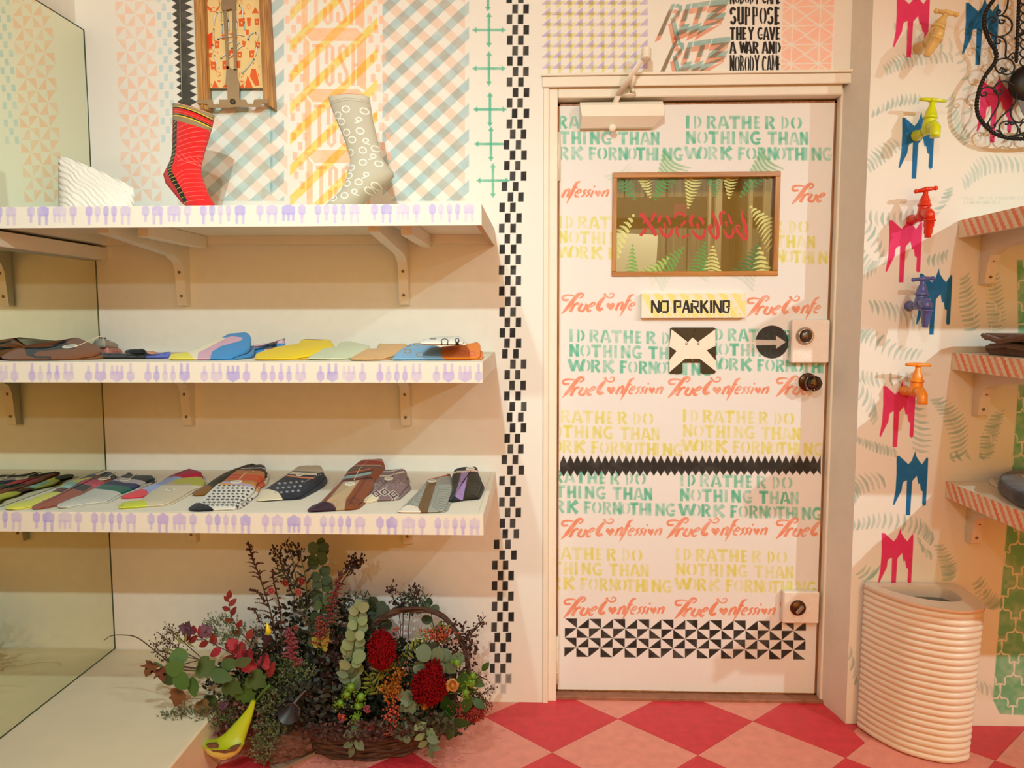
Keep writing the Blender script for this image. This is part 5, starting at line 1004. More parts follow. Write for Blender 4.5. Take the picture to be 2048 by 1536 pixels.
# ================================================================ toy taps on the wall
def tap(label,col,px,roll=0.,kind=0,hang=0.,k=1.0):
    b0=onY(*px,RY); t=empty('water_tap',tuple(b0),label,'tap')
    m_=mat('plastic_%d_%d_%d'%col,col,.28,coat=.4,spec=.6)
    Rr=Matrix.Rotation(math.radians(roll),4,'Y'); B=Matrix.Translation(Vector(b0))@Rr@Matrix.Scale(k,4)
    tp_=lambda p:tuple(B@Vector(p)); L=lambda M:B@M
    ry=Matrix.Rotation(PI/2,4,'X')
    m=MB(); m.lathe([(.0165,.0008),(.0165,.006),(.0135,.010),(.012,.030),(.0125,.05)],20,0,L(ry)); m.tube([tp_((0,-.045,0)),tp_((0,-.065,.004)),tp_((0,-.080,.010))],[.0125,.017,.017],16)
    m.lathe([(.004,-.016),(.014,-.013),(.0185,0),(.0185,.010),(.0165,.020),(.0165,.024)],20,0,L(Matrix.Translation((0,-.074,.008)))); m.build('body',m_,t)
    m=MB(); m.lathe([(.0195,.029),(.0205,.032),(.0195,.036),(.0165,.037),(.0155,.047),(.009,.062),(.0075,.066),(.0075,.080)],20,0,L(Matrix.Translation((0,-.074,.003)))); m.build('bonnet',m_,t)
    m=MB(); hz=.083; 
    if kind==1:
        m.tube([tp_((-.036,-.074,hz)),tp_((-.02,-.074,hz+.001)),tp_((0,-.074,hz+.001)),tp_((.02,-.074,hz+.001)),tp_((.036,-.074,hz))],[.0055,.0065,.008,.0065,.0055],10,flat=(1.,.8)); m.lathe([(.010,-.005),(.011,.004),(.006,.006)],16,0,L(Matrix.Translation((0,-.074,hz))))
    else:
        dx,dy=(.024,-.006)
        m.tube([tp_((-dx,-.074-dy,hz-.004-hang)),tp_((0,-.074,hz)),tp_((dx,-.074+dy,hz+.002+hang))],[.0048,.0075,.0048],10); m.blob(tp_((-dx-.002,-.074-dy,hz-.004-hang)),.0072*k,0,10,6); m.blob(tp_((dx+.002,-.074+dy,hz+.002+hang)),.0072*k,0,10,6); m.lathe([(.008,-.006),(.009,.004),(.004,.007)],14,0,L(Matrix.Translation((0,-.074,hz))))
    m.build('handle',m_,t)
    m=MB()
    if kind==1: m.tube([tp_(p) for p in ((0,-.078,.006),(0,-.098,.006),(.000,-.112,-.004),(.0,-.116,-.022),(.0,-.117,-.030))],[.016,.0155,.0145,.0135,.0135],16)
    else:
        m.tube([tp_(p) for p in ((0,-.078,.008),(0,-.096,.010),(0,-.110,.002),(0,-.113,-.012))],[.016,.0165,.0155,.014],16)
        m.lathe([(.0185,-.012),(.0185,-.017),(.0145,-.018),(.0145,-.034),(.0125,-.036),(.0118,-.054),(.0095,-.056),(.009,-.066),(.006,-.067)],20,0,L(Matrix.Translation((0,-.113,0))))
    m.build('spout',m_,t); return t
tap('cream plastic toy tap tilted on the wall, highest of the taps',(224,190,116),(1837,97),28,0,.002)
tap('lime yellow plastic toy tap below the cream one',(212,224,16),(1832,272),5,1)
tap('red plastic toy tap level with the top right shelf',(222,48,14),(1823,440),3,0,.002,.95)
tap('violet blue plastic toy tap over the blue emblem',(84,98,168),(1818,612),3,0,.0,.95)
tap('orange plastic toy tap beside the middle right shelf',(250,150,36),(1808,781),2,1)
# ================================================================ wrought iron guitar
GY=-.165; ir=mat('black_wrought_iron',(22,20,18),.45,.3,80,metal=.4,spec=.6)
T=Tf(1880,0,4.8)
t=empty('iron_guitar',(1.47,-.13,1.75),'black wrought iron guitar ornament of twisted rod and scrolls hung on the wall','wall ornament')
gp=lambda p,yy=GY:tuple(onY(p[0],p[1],yy))
def gpts(pts,mirror=False):
    q=T(pts)
    if mirror: q=[(2*2059-x,y) for x,y in q]
    return [gp(p) for p in catmull(q,6)]
def rope(pts,name,r=.0042):
    P=[Vector(gp(p)) for p in catmull(T(pts),10)] if not isinstance(pts[0],Vector) else pts
    L=[0]
    for a,b in zip(P,P[1:]): L.append(L[-1]+(b-a).length)
    n=int(L[-1]/.0035); m=MB()
    for s_ in (0,1):
        q=[]
        for i in range(n+1):
            d=L[-1]*i/n; k=min(np.searchsorted(L,d),len(P)-1); k=max(k,1); f=(d-L[k-1])/max(L[k]-L[k-1],1e-9); c=P[k-1].lerp(P[k],f); tn=(P[k]-P[k-1]).normalized(); u=Vector((0,1,0)); v=tn.cross(u)
            th=d/.018*2*PI+s_*PI; q.append(c+(u*math.cos(th)+v*math.sin(th))*r*.55)
        m.tube(q,r,6)
    return m.build(name,ir,t)
OUTL=[(700,-260),(600,-200),(530,-30),(470,60),(430,140),(420,230),(440,310),(480,400),(530,480),(540,540),(520,610),(440,720),(395,810),(365,910),(352,1020),(372,1120),(440,1215),(520,1280),(620,1318),(720,1332),(860,1334)]
rope(OUTL,'twisted_outline')
mir=[Vector(gp((2*2059-x,y))) for x,y in catmull(T(OUTL),10)]; rope(mir,'twisted_outline')
rope([(768,-300),(758,0),(750,200),(742,400),(732,600)],'twisted_neck',.0036)
rope([Vector(gp((2*2059-x,y))) for x,y in catmull(T([(768,-300),(758,0),(750,200),(742,400),(732,600)]),10)],'twisted_neck',.0036)
SCRL=[[(652,-160),(655,-20),(640,80),(600,140),(560,150),(545,120),(560,95),(580,110),(572,130)],
 [(600,150),(650,170),(690,220),(680,290),(620,340),(540,350),(470,310),(440,240),(455,190),(500,165),(535,185),(520,215),(495,200)],
 [(590,190),(620,200),(600,225),(570,215),(575,185)],
 [(545,345),(530,400),(560,420),(580,395),(560,380)],[(560,352),(610,370),(635,430),(630,530),(650,560)],
 [(620,560),(680,575),(715,640),(690,700),(630,715),(595,690),(610,660),(640,675),(630,690)],[(620,560),(560,575),(530,630),(555,690),(600,700),(620,670),(590,650),(575,672)],
 [(650,560),(680,520),(710,510),(722,540),(700,560),(690,540)],
 [(455,1190),(500,1110),(550,1030),(568,950),(545,880),(490,840),(420,845),(385,885),(400,920),(440,915),(440,890),(415,890)],
 [(520,1210),(590,1120),(680,1040),(730,960),(735,880),(690,810),(620,780),(550,800),(515,860),(545,900),(590,895),(600,860),(575,855)],
 [(575,1260),(570,1210),(600,1175),(660,1165),(725,1190),(750,1240),(730,1290),(670,1310),(610,1300),(575,1260)],
 [(660,1170),(650,1195),(625,1190)],[(670,1170),(690,1195),(715,1185)],
 [(460,1190),(490,1230),(530,1215),(515,1195)],[(540,1250),(575,1265),(560,1245)],
 [(700,1010),(680,1090),(710,1160),(770,1175),(800,1140)],[(770,1210),(790,1180),(830,1170),(860,1200)],[(762,1230),(775,1280),(810,1310),(850,1300)]]
for s_ in SCRL:
    for mi_ in (0,1): m=MB(); m.tube(gpts(s_,mi_),.0024,6,flat=(1.,1.)); m.build('scroll',ir,t)
for k in range(9):
    y=-20+k*85-100
    for mi_ in (0,1): m=MB(); m.tube(gpts([(765,y+35),(790,y),(815,y+5),(830,y+35),(815,y+65),(790,y+72),(765,y+40)],mi_),.002,6); m.build('neck_ring',ir,t)
c=gp((2059,166)); m=MB(); m.lathe([(.004,-.012),(.030,-.010),(.044,-.003),(.052,.006),(.053,.012),(.048,.012),(.046,.004),(.02,-.004),(.004,-.005)],30,0,Matrix.Translation(c)@Matrix.Rotation(-PI/2,4,'X')); m.build('sound_hole_cup',ir,t)
m=MB(); m.prism([gp(q,GY+.004) for q in T([(745,960),(830,955),(860,1000),(860,1150),(800,1100)])],(0,.002,0)); m.build('grey_plate',mat('grey_plate',(104,100,94),.6),t)
for q in ((2059,60),(2059,262)): a=gp(q); m=MB(); m.tube([a,(a[0],RY-.0005,a[2])],.004,8); m.build('wall_hook',ir,t)
# ================================================================ ribbed corner bin
bm_=mat('cream_ribbed_ceramic',(236,222,202),.35,.15,25,spec=.5)
t=empty('waste_bin',(1.12,-.22,0),'cream ribbed D-shaped waste bin standing against the right wall','bin')
ZT=.466
fr=catmull([(1.016,-.126,0),(1.040,-.190,0),(1.085,-.262,0),(1.135,-.300,0),(1.19,-.322,0),(1.235,-.318,0),(1.268,-.302,0),(1.284,-.270,0)],5)
fr=[(p[0],p[1]) for p in fr]; back=[(1.292,-.215),(1.298,-.150),(1.290,-.1175),(1.270,-.1125),(1.16,-.1125),(1.04,-.1125),(1.020,-.1165)]
loop=fr+back
def bl(s,dx=0,dy=0,grow=0.):
    cx,cy=1.155,-.19; q=[(cx+(x-cx)*s+dx,max(cy+(y-cy)*s+dy,-9)) for x,y in loop]; q=offset(q,-grow) if grow else q
    return [(x,min(y,RY-.004)) for x,y in q]
NR=23; m=MB(); rings_=[]
for i in range(NR*6+1):
    f=i/(NR*6); z=.004+f*(ZT-.016); ph=(i%6)/6; g=.0062*abs(math.sin(PI*ph))**.6 if 0<ph else 0.
    s_=.955+.045*f; rings_.append([(x,y,z) for x,y in bl(s_,-.012*(1-f),0,g)])
rings_.append([(x,y,ZT-.010) for x,y in bl(1.,0,0,.007)]); rings_.append([(x,y,ZT) for x,y in bl(1.,0,0,.0065)])
inn=[(1.048,-.142),(1.08,-.190),(1.12,-.230),(1.165,-.255),(1.21,-.262),(1.238,-.250),(1.252,-.222),(1.252,-.175),(1.240,-.150),(1.215,-.138),(1.13,-.135)]
inn=[(p[0],p[1]) for p in catmull([(a,b,0) for a,b in inn+inn[:1]],6)][:-1]
n=len(loop); vs=[p for r_ in rings_ for p in r_]; fs=[(k*n+i,k*n+(i+1)%n,(k+1)*n+(i+1)%n,(k+1)*n+i) for k in range(len(rings_)-1) for i in range(n)]
fs.append(list(range(n))[::-1]); m.add(vs,fs,0,True)
# rim surface between outer loop and inner opening
o_=rings_[-1]
def resample(q,N,start):
    q=np.array([(p[0],p[1]) for p in q]); c=np.array([1.155,-.2]); ang=np.unwrap(np.arctan2(q[:,1]-c[1],q[:,0]-c[0])); 
    if ang[-1]<ang[0]: q=q[::-1]; ang=np.unwrap(np.arctan2(q[:,1]-c[1],q[:,0]-c[0]))
    a2=np.concatenate([ang-2*PI,ang,ang+2*PI]); q2=np.concatenate([q,q,q]); th=np.linspace(0,2*PI,N,endpoint=False)
    return [(np.interp(a,a2,q2[:,0]),np.interp(a,a2,q2[:,1])) for a in th]
NN=96; ro=resample(o_,NN,0); ri=resample(inn,NN,0)
vs=[(x,y,ZT+.0003) for x,y in ro]+[(x,y,ZT+.0003) for x,y in ri]
for k in range(1,16):
    f=k/15; g=.003*math.sin(k*PI*.9); vs+=[(x+(x-1.155)*(-.02*f),y+(y+.2)*(g-.03*f),ZT-.003-f*(ZT-.02)) for x,y in ri]
fs=[(a*NN+i,a*NN+(i+1)%NN,(a+1)*NN+(i+1)%NN,(a+1)*NN+i) for a in range(16) for i in range(NN)]; fs.append([16*NN+i for i in range(NN)])
m2=MB(); m2.add(vs,fs,0,False); m.build('ribbed_body',bm_,t); m2.mi=[0]*(2*NN)+[1]*(len(m2.f)-2*NN); m2.build('rim_and_lining',[bm_,mat('bin_inside_shade',(150,142,122),.6)],t)  # inner wall takes a darker grey as painted shade inside the bin
# ================================================================ flower arrangement (one thing, many parts)
FL=empty('flower_arrangement',(-.50,-.30,0),'large dark flower and foliage arrangement in a twig basket on the floor under the shelves','flowers')
R=random.Random(21)
def fmat(n,c,rough=.6,var=.15,**k): return mat(n,tuple(int(v*(.64+.14*v/255)) for v in c),rough,.4,90,var=var,**k)  # every plant colour darkened to stand in for the shade under the shelf
G_dark=fmat('leaf_dark_green',(44,66,34)); G_mid=fmat('leaf_green',(84,118,52)); G_ivy=fmat('leaf_ivy',(96,140,54)); G_eu=fmat('leaf_eucalyptus_pale',(166,186,130)); G_eu2=fmat('leaf_eucalyptus_grey',(134,156,120)); G_eud=fmat('leaf_eucalyptus_dark',(66,100,54))
G_br=fmat('leaf_brown',(150,92,44)); G_red=fmat('leaf_red',(172,44,34)); G_crim=fmat('leaf_crimson',(196,38,60)); G_yel=fmat('leaf_yellow',(204,182,70)); G_pur=fmat('petal_purple',(112,60,86)); G_olive=fmat('leaf_olive',(168,166,92))
STEM=fmat('stem_brown',(92,60,40)); STG=fmat('stem_green',(92,112,46)); VINE=wood('vine_twig',(48,32,24),(98,68,50),6,'X',.8)
# leaf meshes, length 1 along +Y, width along X, facing +Z
def leafmesh(name,outline,bend=.12,fold=.10,ribs=True):
    pts=outline; n=len(pts); m=MB(); H=lambda x,y:-bend*y*y+fold*abs(x)
    mid=[(0,y) for y in np.linspace(0,1,6)]
    vs=[(0,y,H(0,y)) for _,y in mid]; L=[(x,y,H(x,y)) for x,y in pts]; Rr=[(-x,y,H(x,y)) for x,y in pts]
    b=len(vs); vs+=L+Rr; k=len(L)
    fs=[]
    def nearest(y): return int(round(min(max(y,0),1)*5))
    for side,o in ((0,b),(1,b+k)):
        for i in range(k-1):
            a,c=nearest(pts[i][1]),nearest(pts[i+1][1]); f=[a,o+i,o+i+1] if a==c else [a,o+i,o+i+1,c]
            f=f if side==0 else f[::-1]; fs.append(f)
    me=bpy.data.meshes.new(name); me.from_pydata(vs,[],fs); me.polygons.foreach_set('use_smooth',[True]*len(fs)); me.validate(); me.update(); return me
ova=[(0,0),(.16,.12),(.27,.32),(.29,.5),(.22,.72),(.1,.9),(0,1)]
rnd=[(0,0),(.25,.06),(.42,.25),(.47,.5),(.40,.76),(.2,.95),(0,1)]
ivy=[(0,.05),(.22,-.05),(.46,.08),(.52,.34),(.36,.44),(.44,.66),(.24,.70),(.12,.88),(0,1)]
lan=[(0,0),(.06,.12),(.11,.35),(.10,.6),(.05,.85),(0,1)]
star=[(0,.02),(.16,-.08),(.44,.0),(.28,.2),(.56,.46),(.24,.42),(.20,.7),(0,1)]
TYPES={'ovate':ova,'round':rnd,'ivy':ivy,'lance':lan,'star':star}
LM={}
def leaf(parent,px,ang,size,typ,m_,Y,tilt=None,name='leaf',yaw=None):
    """px: photo pixel of the leaf base; ang: degrees in the picture plane (0 right, 90 up); size in m"""
    key=(typ,m_.name)
    if key not in LM: me=leafmesh('leaf_'+typ,TYPES[typ]); me.materials.append(m_); LM[key]=me
    o=bpy.data.objects.new(name,LM[key]); COL.objects.link(o); o.parent=parent
    p=Vector(onY(px[0],px[1],Y)); th=math.radians(ang)
    ydir=Vector((math.cos(th),R.uniform(-.3,.15),math.sin(th))).normalized(); n=Vector((R.uniform(-.45,.45),-1,R.uniform(-.2,.6))) if tilt is None else Vector(tilt)
    x=ydir.cross(n).normalized(); z=x.cross(ydir)
    M=Matrix(((x[0],ydir[0],z[0]),(x[1],ydir[1],z[1]),(x[2],ydir[2],z[2]))).to_4x4(); M=Matrix.Translation(p-WL[parent.name])@M@Matrix.Scale(size,4); o.matrix_local=M; WL[o.name]=p; return o
def P3f(p,Y): return tuple(onY(p[0],p[1],Y))
def stem(name,pts,Y,r=.002,m_=None,kindY=None):
    m=MB(); q=catmull([(x,y,0) for x,y in pts],4); n=len(q)
    Ys=[Y+(kindY or 0)*i/(n-1) for i in range(n)]
    m.tube([P3f(p,Ys[i]) for i,p in enumerate(q)],[r*(1-.55*i/(n-1)) for i in range(n)],6); return m.build(name,m_ or STEM,FL)
PXM=1520/2.16      # pixels per metre around the arrangement
def branch(name,pts,Y,m_,typ,size,n,spread=55,r=.0018,sm=None,alt=True,taper=.7,t0=.12):
    s=stem(name,pts,Y,r,sm); q=catmull([(x,y,0) for x,y in pts],8)
    for i in range(n):
        t=t0+(1-t0)*i/max(1,n-1); k=min(int(t*(len(q)-1)),len(q)-2); a,b=q[k],q[k+1]; base=math.degrees(math.atan2(-(b[1]-a[1]),b[0]-a[0]))
        sd=(1 if i%2 else -1) if i<n-1 else 0
        leaf(s,(a[0],a[1]),base+sd*spread+R.uniform(-14,14),size*(1-(1-taper)*t)*R.uniform(.85,1.15),typ,m_ if not isinstance(m_,list) else R.choice(m_),Y+R.uniform(-.02,.02))
    return s
# --- dark filler masses, too fine to count
def filler(name,cx,cy,rx,ry,Y,ry_,n,size,m_,typ='ovate',ang=None):
    o=TYPES[typ]; m=MB()
    for _ in range(n):
        a=R.uniform(0,2*PI); d=math.sqrt(R.random()); px=(cx+rx*d*math.cos(a),cy+ry*d*math.sin(a)); p=Vector(onY(px[0],px[1],Y+R.uniform(-ry_,ry_)))
        th=math.radians(R.uniform(0,360) if ang is None else ang+R.uniform(-50,50)); yd=Vector((math.cos(th),R.uniform(-.5,.5),math.sin(th))).normalized(); nn=Vector((R.uniform(-.8,.8),-1,R.uniform(-.6,.8))); x=yd.cross(nn).normalized(); z=x.cross(yd); s=size*R.uniform(.6,1.3)
        k=[0,2,4,6] if len(o)==7 else range(0,len(o),2)
        pts=[o[i] for i in k if i<len(o)]; pts=pts+[(-a_,b_) for a_,b_ in pts[::-1][1:]]
        vs=[tuple(p+x*(q[0]*s)+yd*(q[1]*s)+z*(-.15*s*q[1]**2)) for q in pts]; vs=[(v[0],v[1],max(v[2],.004)) for v in vs]; m.add(vs,[list(range(len(vs)))],0,True)
    return m.build(name,m_,FL,kind='stuff')
filler('dark_foliage',690,1370,215,115,-.24,.08,2700,.020,G_dark)
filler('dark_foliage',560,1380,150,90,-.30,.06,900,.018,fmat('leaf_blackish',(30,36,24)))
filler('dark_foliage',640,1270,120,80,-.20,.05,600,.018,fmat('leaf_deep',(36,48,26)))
filler('maroon_foliage',690,1345,60,70,-.30,.04,700,.014,fmat('maroon_amaranth',(66,26,20)))
filler('maroon_foliage',600,1440,90,50,-.34,.04,420,.012,fmat('maroon_dark',(70,36,28)))
filler('pink_buds_foliage',460,1440,70,40,-.40,.04,420,.011,fmat('smoky_pink_bud',(140,88,78)))
filler('mixed_foliage',860,1400,110,80,-.28,.05,700,.015,fmat('leaf_olive_dark',(70,72,34)))
filler('maroon_foliage',905,1300,50,60,-.26,.04,420,.012,fmat('plum_small_leaf',(92,50,44)))
filler('maroon_foliage',720,1462,130,22,-.43,.03,520,.012,fmat('maroon_dusk',(84,46,38)))
filler('mixed_foliage',840,1450,80,24,-.42,.03,260,.014,fmat('leaf_dusk_green',(70,76,40)))
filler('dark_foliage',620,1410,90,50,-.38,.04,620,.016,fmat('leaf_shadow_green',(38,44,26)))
# --- feathery green masses
def feather(cx,cy,rx,ry,Y,n,m_,l=.03,ang=120):
    m=MB()
    for _ in range(n):
        a=R.uniform(0,2*PI); d=math.sqrt(R.random()); p=Vector(onY(cx+rx*d*math.cos(a),cy+ry*d*math.sin(a),Y+R.uniform(-.03,.03))); th=math.radians(ang+R.uniform(-70,70)); u=Vector((math.cos(th),R.uniform(-.6,.3),math.sin(th))).normalized()
        for k in range(7):
            c=p+u*l*k/7; w=Vector((R.uniform(-1,1),R.uniform(-1,.4),R.uniform(-1,1))).normalized()*.0042; v=Vector((R.uniform(-1,1),R.uniform(-1,1),R.uniform(-1,1))).normalized()*.0022
            q=[c-w,c+v,c+w,c-v]; m.add([(p_[0],p_[1],max(p_[2],.004)) for p_ in q],[(0,1,2,3)])
    return m.build('feathery_foliage',m_,FL,kind='stuff')
fg=fmat('feathery_grey_green',(104,122,72)); fg2=fmat('feathery_pale_green',(132,146,98)); fgd=fmat('feathery_deep_green',(58,90,48))
for a in ((560,1360,55,45,-.36,300,fg),(500,1410,60,50,-.38,260,fg),(545,1440,35,55,-.40,200,fg2),(530,1490,22,45,-.42,150,fg2),(600,1350,30,30,-.36,120,fg2),(400,1440,75,22,-.42,200,fg),(740,1300,30,50,-.28,160,fgd),(830,1210,30,26,-.2,120,fgd),(720,1220,40,30,-.18,160,fgd),(450,1265,45,30,-.34,150,fg2),(655,1330,40,40,-.26,100,fgd)): feather(*a[:6],a[6])
# --- red and green leaf branches on the left
branch('red_leaf_branch',[(560,1370),(500,1330),(450,1300),(400,1275),(375,1262)],-.38,[G_red,G_red,G_crim],'ovate',.045,15,60)
branch('red_leaf_branch',[(505,1290),(480,1262),(464,1235),(458,1212),(458,1196)],-.36,[G_red,fmat('leaf_rust',(160,66,38))],'ovate',.036,9,58)
branch('red_leaf_branch',[(530,1340),(490,1310),(470,1290)],-.40,[G_red,G_crim],'ivy',.042,7,60)
branch('trailing_vine',[(420,1340),(350,1330),(318,1308),(276,1276),(245,1270),(222,1272),(208,1281)],-.40,G_br,'ovate',.001,0,r=.0022)
s_=stem('ivy_branch',[(470,1360),(420,1345),(370,1340),(330,1335)],-.42,.002)
for x,y,a,sz,t,mm_ in ((352,1318,-95,.050,'round',G_ivy),(360,1342,-80,.055,'round',G_ivy),(330,1338,-75,.050,'round',fmat('leaf_ivy_deep',(66,108,36))),(340,1312,-5,.050,'round',G_ivy),(385,1352,-85,.062,'ovate',G_ivy),(330,1336,150,.040,'lance',G_ivy),(322,1335,-145,.0,'ivy',G_br),(306,1326,-120,.052,'star',G_br),(318,1338,-70,.042,'star',fmat('leaf_rust_brown',(136,66,40))),(360,1380,-110,.052,'ivy',G_br),(400,1402,-60,.046,'ivy',fmat('leaf_tan',(146,110,62))),(395,1330,-20,.062,'ivy',G_mid),(420,1345,-10,.070,'ovate',G_mid),(450,1365,-30,.06,'ivy',G_mid),(480,1375,-50,.065,'ivy',G_ivy),(420,1390,-80,.05,'ivy',G_mid),(500,1350,-40,.06,'ivy',G_mid),(440,1330,10,.06,'ovate',G_mid),(470,1330,20,.05,'ovate',fmat('leaf_moss',(88,104,44))),(335,1322,40,.030,'lance',G_ivy)):
    if sz: leaf(s_,(x,y),a,sz,t,mm_,-.42+R.uniform(-.03,.01))
def clem(px,Y,sz,m_,ang0=20):
    s=stem('clematis_bloom',[(px[0]+3,px[1]+6),(px[0],px[1])],Y,.001)
    for k in range(4): leaf(s,px,ang0+k*90+R.uniform(-15,15),sz,'ivy',m_,Y-.004,name='petal')
clem((374,1258),-.40,.028,G_pur,-20); clem((412,1262),-.40,.024,fmat('petal_mauve',(140,90,112)),30); clem((386,1490),-.46,.030,fmat('petal_dark_purple',(92,36,66)),0); clem((446,1412),-.44,.016,G_pur)
for x,y,a in ((370,1285,75),(368,1288,150),(350,1302,160),(356,1296,-110),(372,1283,-30),(360,1290,100)): leaf(s_,(x,y),a,.032,'lance',G_olive,-.41)
def spray(name,pts,Y,nb,m_,rb=.0018,spreadpx=16,side=None,tip=.5,stm=None):
    """fine twiggy spray with small buds"""
    m=MB(); q=catmull([(x,y,0) for x,y in pts],6); m.tube([P3f(p,Y) for p in q],[.0014]*len(q),5,1)
    for i in range(nb):
        k=min(int((tip+(1-tip)*R.random())*(len(q)-1)),len(q)-1); a=q[k]; th=R.uniform(0,2*PI); d=spreadpx*R.uniform(.3,1.1); e=(a[0]+d*math.cos(th),a[1]+d*math.sin(th)*.9); yy=Y+R.uniform(-.02,.02)
        A=P3f(a,Y);B=P3f(e,yy); m.tube([A,B],[.0006,.0004],3,1,cap=False); m.blob(B,rb*R.uniform(.7,1.4),0,5,3,(1,1,1.5))
    return m.build(name,[m_,stm or STEM],FL)
DK=fmat('dark_seed_pod',(58,40,30)); PKB=fmat('pink_bud',(190,112,90)); BRB=fmat('brown_bud',(120,82,58)); NAN=fmat('nandina_dark',(40,48,28))
for a in (((420,1330),(380,1310),(340,1285),(320,1268)),((420,1330),(385,1300),(350,1268),(335,1256)),((410,1320),(360,1312),(318,1300),(312,1286)),((400,1320),(350,1330),(330,1312))): spray('brown_bud_spray',a,-.39,40,BRB,.0019,16)
for a in (((470,1380),(490,1320),(510,1270),(525,1255)),((490,1380),(515,1330),(530,1290))): spray('brown_bud_spray',a,-.36,60,fmat('tan_bud',(150,112,72)),.0019,20)
for a in (((640,1290),(600,1220),(570,1150),(560,1110)),((590,1180),(560,1120),(545,1095)),((600,1200),(585,1120),(572,1082)),((580,1150),(600,1115),(590,1095))): spray('dark_seed_spray',a,-.33,34,DK,.0026,14)
for a in (((655,1230),(680,1160),(705,1125),(725,1120)),((660,1200),(700,1140),(712,1112))): spray('dark_seed_spray',a,-.30,46,fmat('plum_seed',(78,44,36)),.0028,15)
for a in (((800,1290),(800,1240),(785,1190),(782,1168)),((815,1290),(820,1230),(830,1185),(830,1168)),((805,1290),(806,1220),(800,1195))): spray('dark_seed_spray',a,-.22,38,fmat('plum_seed2',(84,50,44)),.0026,13)
for a in (((880,1330),(920,1290),(950,1255),(972,1232)),((900,1300),(940,1270),(965,1245)),((900,1330),(935,1300),(945,1285))): spray('seed_head_spray',a,-.27,26,BRB,.0022,12)
for a in (((900,1380),(940,1400),(970,1385),(985,1375)),((900,1390),(945,1420),(970,1410)),((890,1400),(940,1350),(975,1360)),((930,1380),(965,1395),(975,1420))): spray('pink_bud_spray',a,-.30,30,fmat('mauve_bud',(150,92,84)),.0020,13)
for x,y in ((870,1440),(850,1420),(880,1460),(780,1290),(800,1330),(655,1390),(690,1330),(610,1390),(830,1345),(620,1450),(700,1470),(570,1470),(480,1450),(440,1455),(910,1420)): spray('pink_bud_spray',((x-10,y+25),(x,y),(x+6,y-14)),-.36,26,PKB,.0019,18,stm=STG)
# nandina leaflets
nd=branch('nandina_branch',[(640,1320),(610,1220),(590,1165),(572,1130)],-.32,NAN,'lance',.046,16,58,sm=STG)
branch('nandina_branch',[(615,1200),(610,1150),(600,1110)],-.32,NAN,'lance',.040,8,55,sm=STG)
branch('nandina_branch',[(640,1240),(665,1180),(690,1145)],-.30,NAN,'lance',.034,7,60,sm=STG)
branch('nandina_branch',[(590,1180),(570,1150),(560,1140)],-.32,NAN,'lance',.036,7,60,sm=STG)
# eucalyptus
branch('eucalyptus_branch',[(640,1350),(642,1250),(645,1180),(635,1120),(640,1088)],-.30,[G_eud,fmat('leaf_eucalyptus_mid',(92,126,66))],'round',.040,24,70,taper=.75,sm=STG)
branch('eucalyptus_branch',[(690,1380),(702,1330),(708,1290),(715,1250),(718,1212)],-.37,[G_eu,G_eu,fmat('leaf_eucalyptus_cream',(186,200,150))],'round',.042,22,62,sm=STG)
branch('eucalyptus_branch',[(712,1385),(700,1360),(695,1340)],-.37,[G_eu2],'ovate',.05,8,50,sm=STG)
branch('eucalyptus_branch',[(820,1330),(860,1322),(890,1325),(905,1320)],-.38,[G_eu2,G_eu2,fmat('leaf_sage',(150,172,138))],'round',.048,9,75,sm=STG)
branch('eucalyptus_branch',[(880,1330),(876,1290),(880,1270)],-.36,[fmat('leaf_grey_brown',(112,112,84))],'ovate',.045,4,50,sm=STG)
branch('eucalyptus_branch',[(830,1380),(822,1400),(812,1410)],-.42,[G_eu2],'ivy',.05,7,75,sm=STG,t0=.4)
branch('eucalyptus_branch',[(725,1440),(712,1470),(705,1495)],-.42,[G_eu2,fmat('leaf_sage_brown',(138,140,100))],'ovate',.052,8,55,sm=STG)
branch('eucalyptus_branch',[(855,1440),(850,1465),(855,1482),(858,1500)],-.43,[G_eu2,G_eu],'ovate',.044,7,60,sm=STG)
branch('eucalyptus_branch',[(870,1270),(862,1225),(860,1208)],-.20,[fmat('leaf_euc_top',(108,130,96))],'round',.04,5,70,sm=STG)
branch('eucalyptus_branch',[(760,1260),(755,1230),(750,1212)],-.20,[fmat('leaf_euc_shade',(90,108,74))],'round',.046,6,65,sm=STG)
branch('eucalyptus_branch',[(795,1445),(806,1460),(812,1472)],-.42,[G_eu2],'round',.034,5,65,sm=STG)
branch('green_leaf_branch',[(880,1390),(930,1385),(948,1400)],-.36,[fmat('leaf_glossy_green',(38,104,20),.35)],'ovate',.072,4,70,sm=STG)
branch('green_leaf_branch',[(890,1420),(905,1440),(903,1450)],-.38,[MATS['leaf_glossy_green']],'ovate',.062,3,50,sm=STG)
branch('green_leaf_branch',[(940,1360),(955,1350),(965,1340)],-.34,[MATS['leaf_glossy_green']],'ovate',.045,2,40,sm=STG)
branch('yellow_leaf_branch',[(645,1300),(640,1285),(650,1270)],-.34,[G_yel],'ivy',.036,4,60,sm=STG)
# feathery yellow green fern fronds
for a in ([(800,1310),(838,1290),(842,1260)],[(780,1350),(756,1345),(735,1380)],[(790,1340),(775,1330),(760,1320)],[(850,1300),(870,1265),(890,1255)],[(760,1390),(745,1370),(735,1350)]):
    branch('fern_frond',a,-.36,[fmat('fern_lime',(150,160,44))],'lance',.034,16,62,sm=STG,taper=.6)
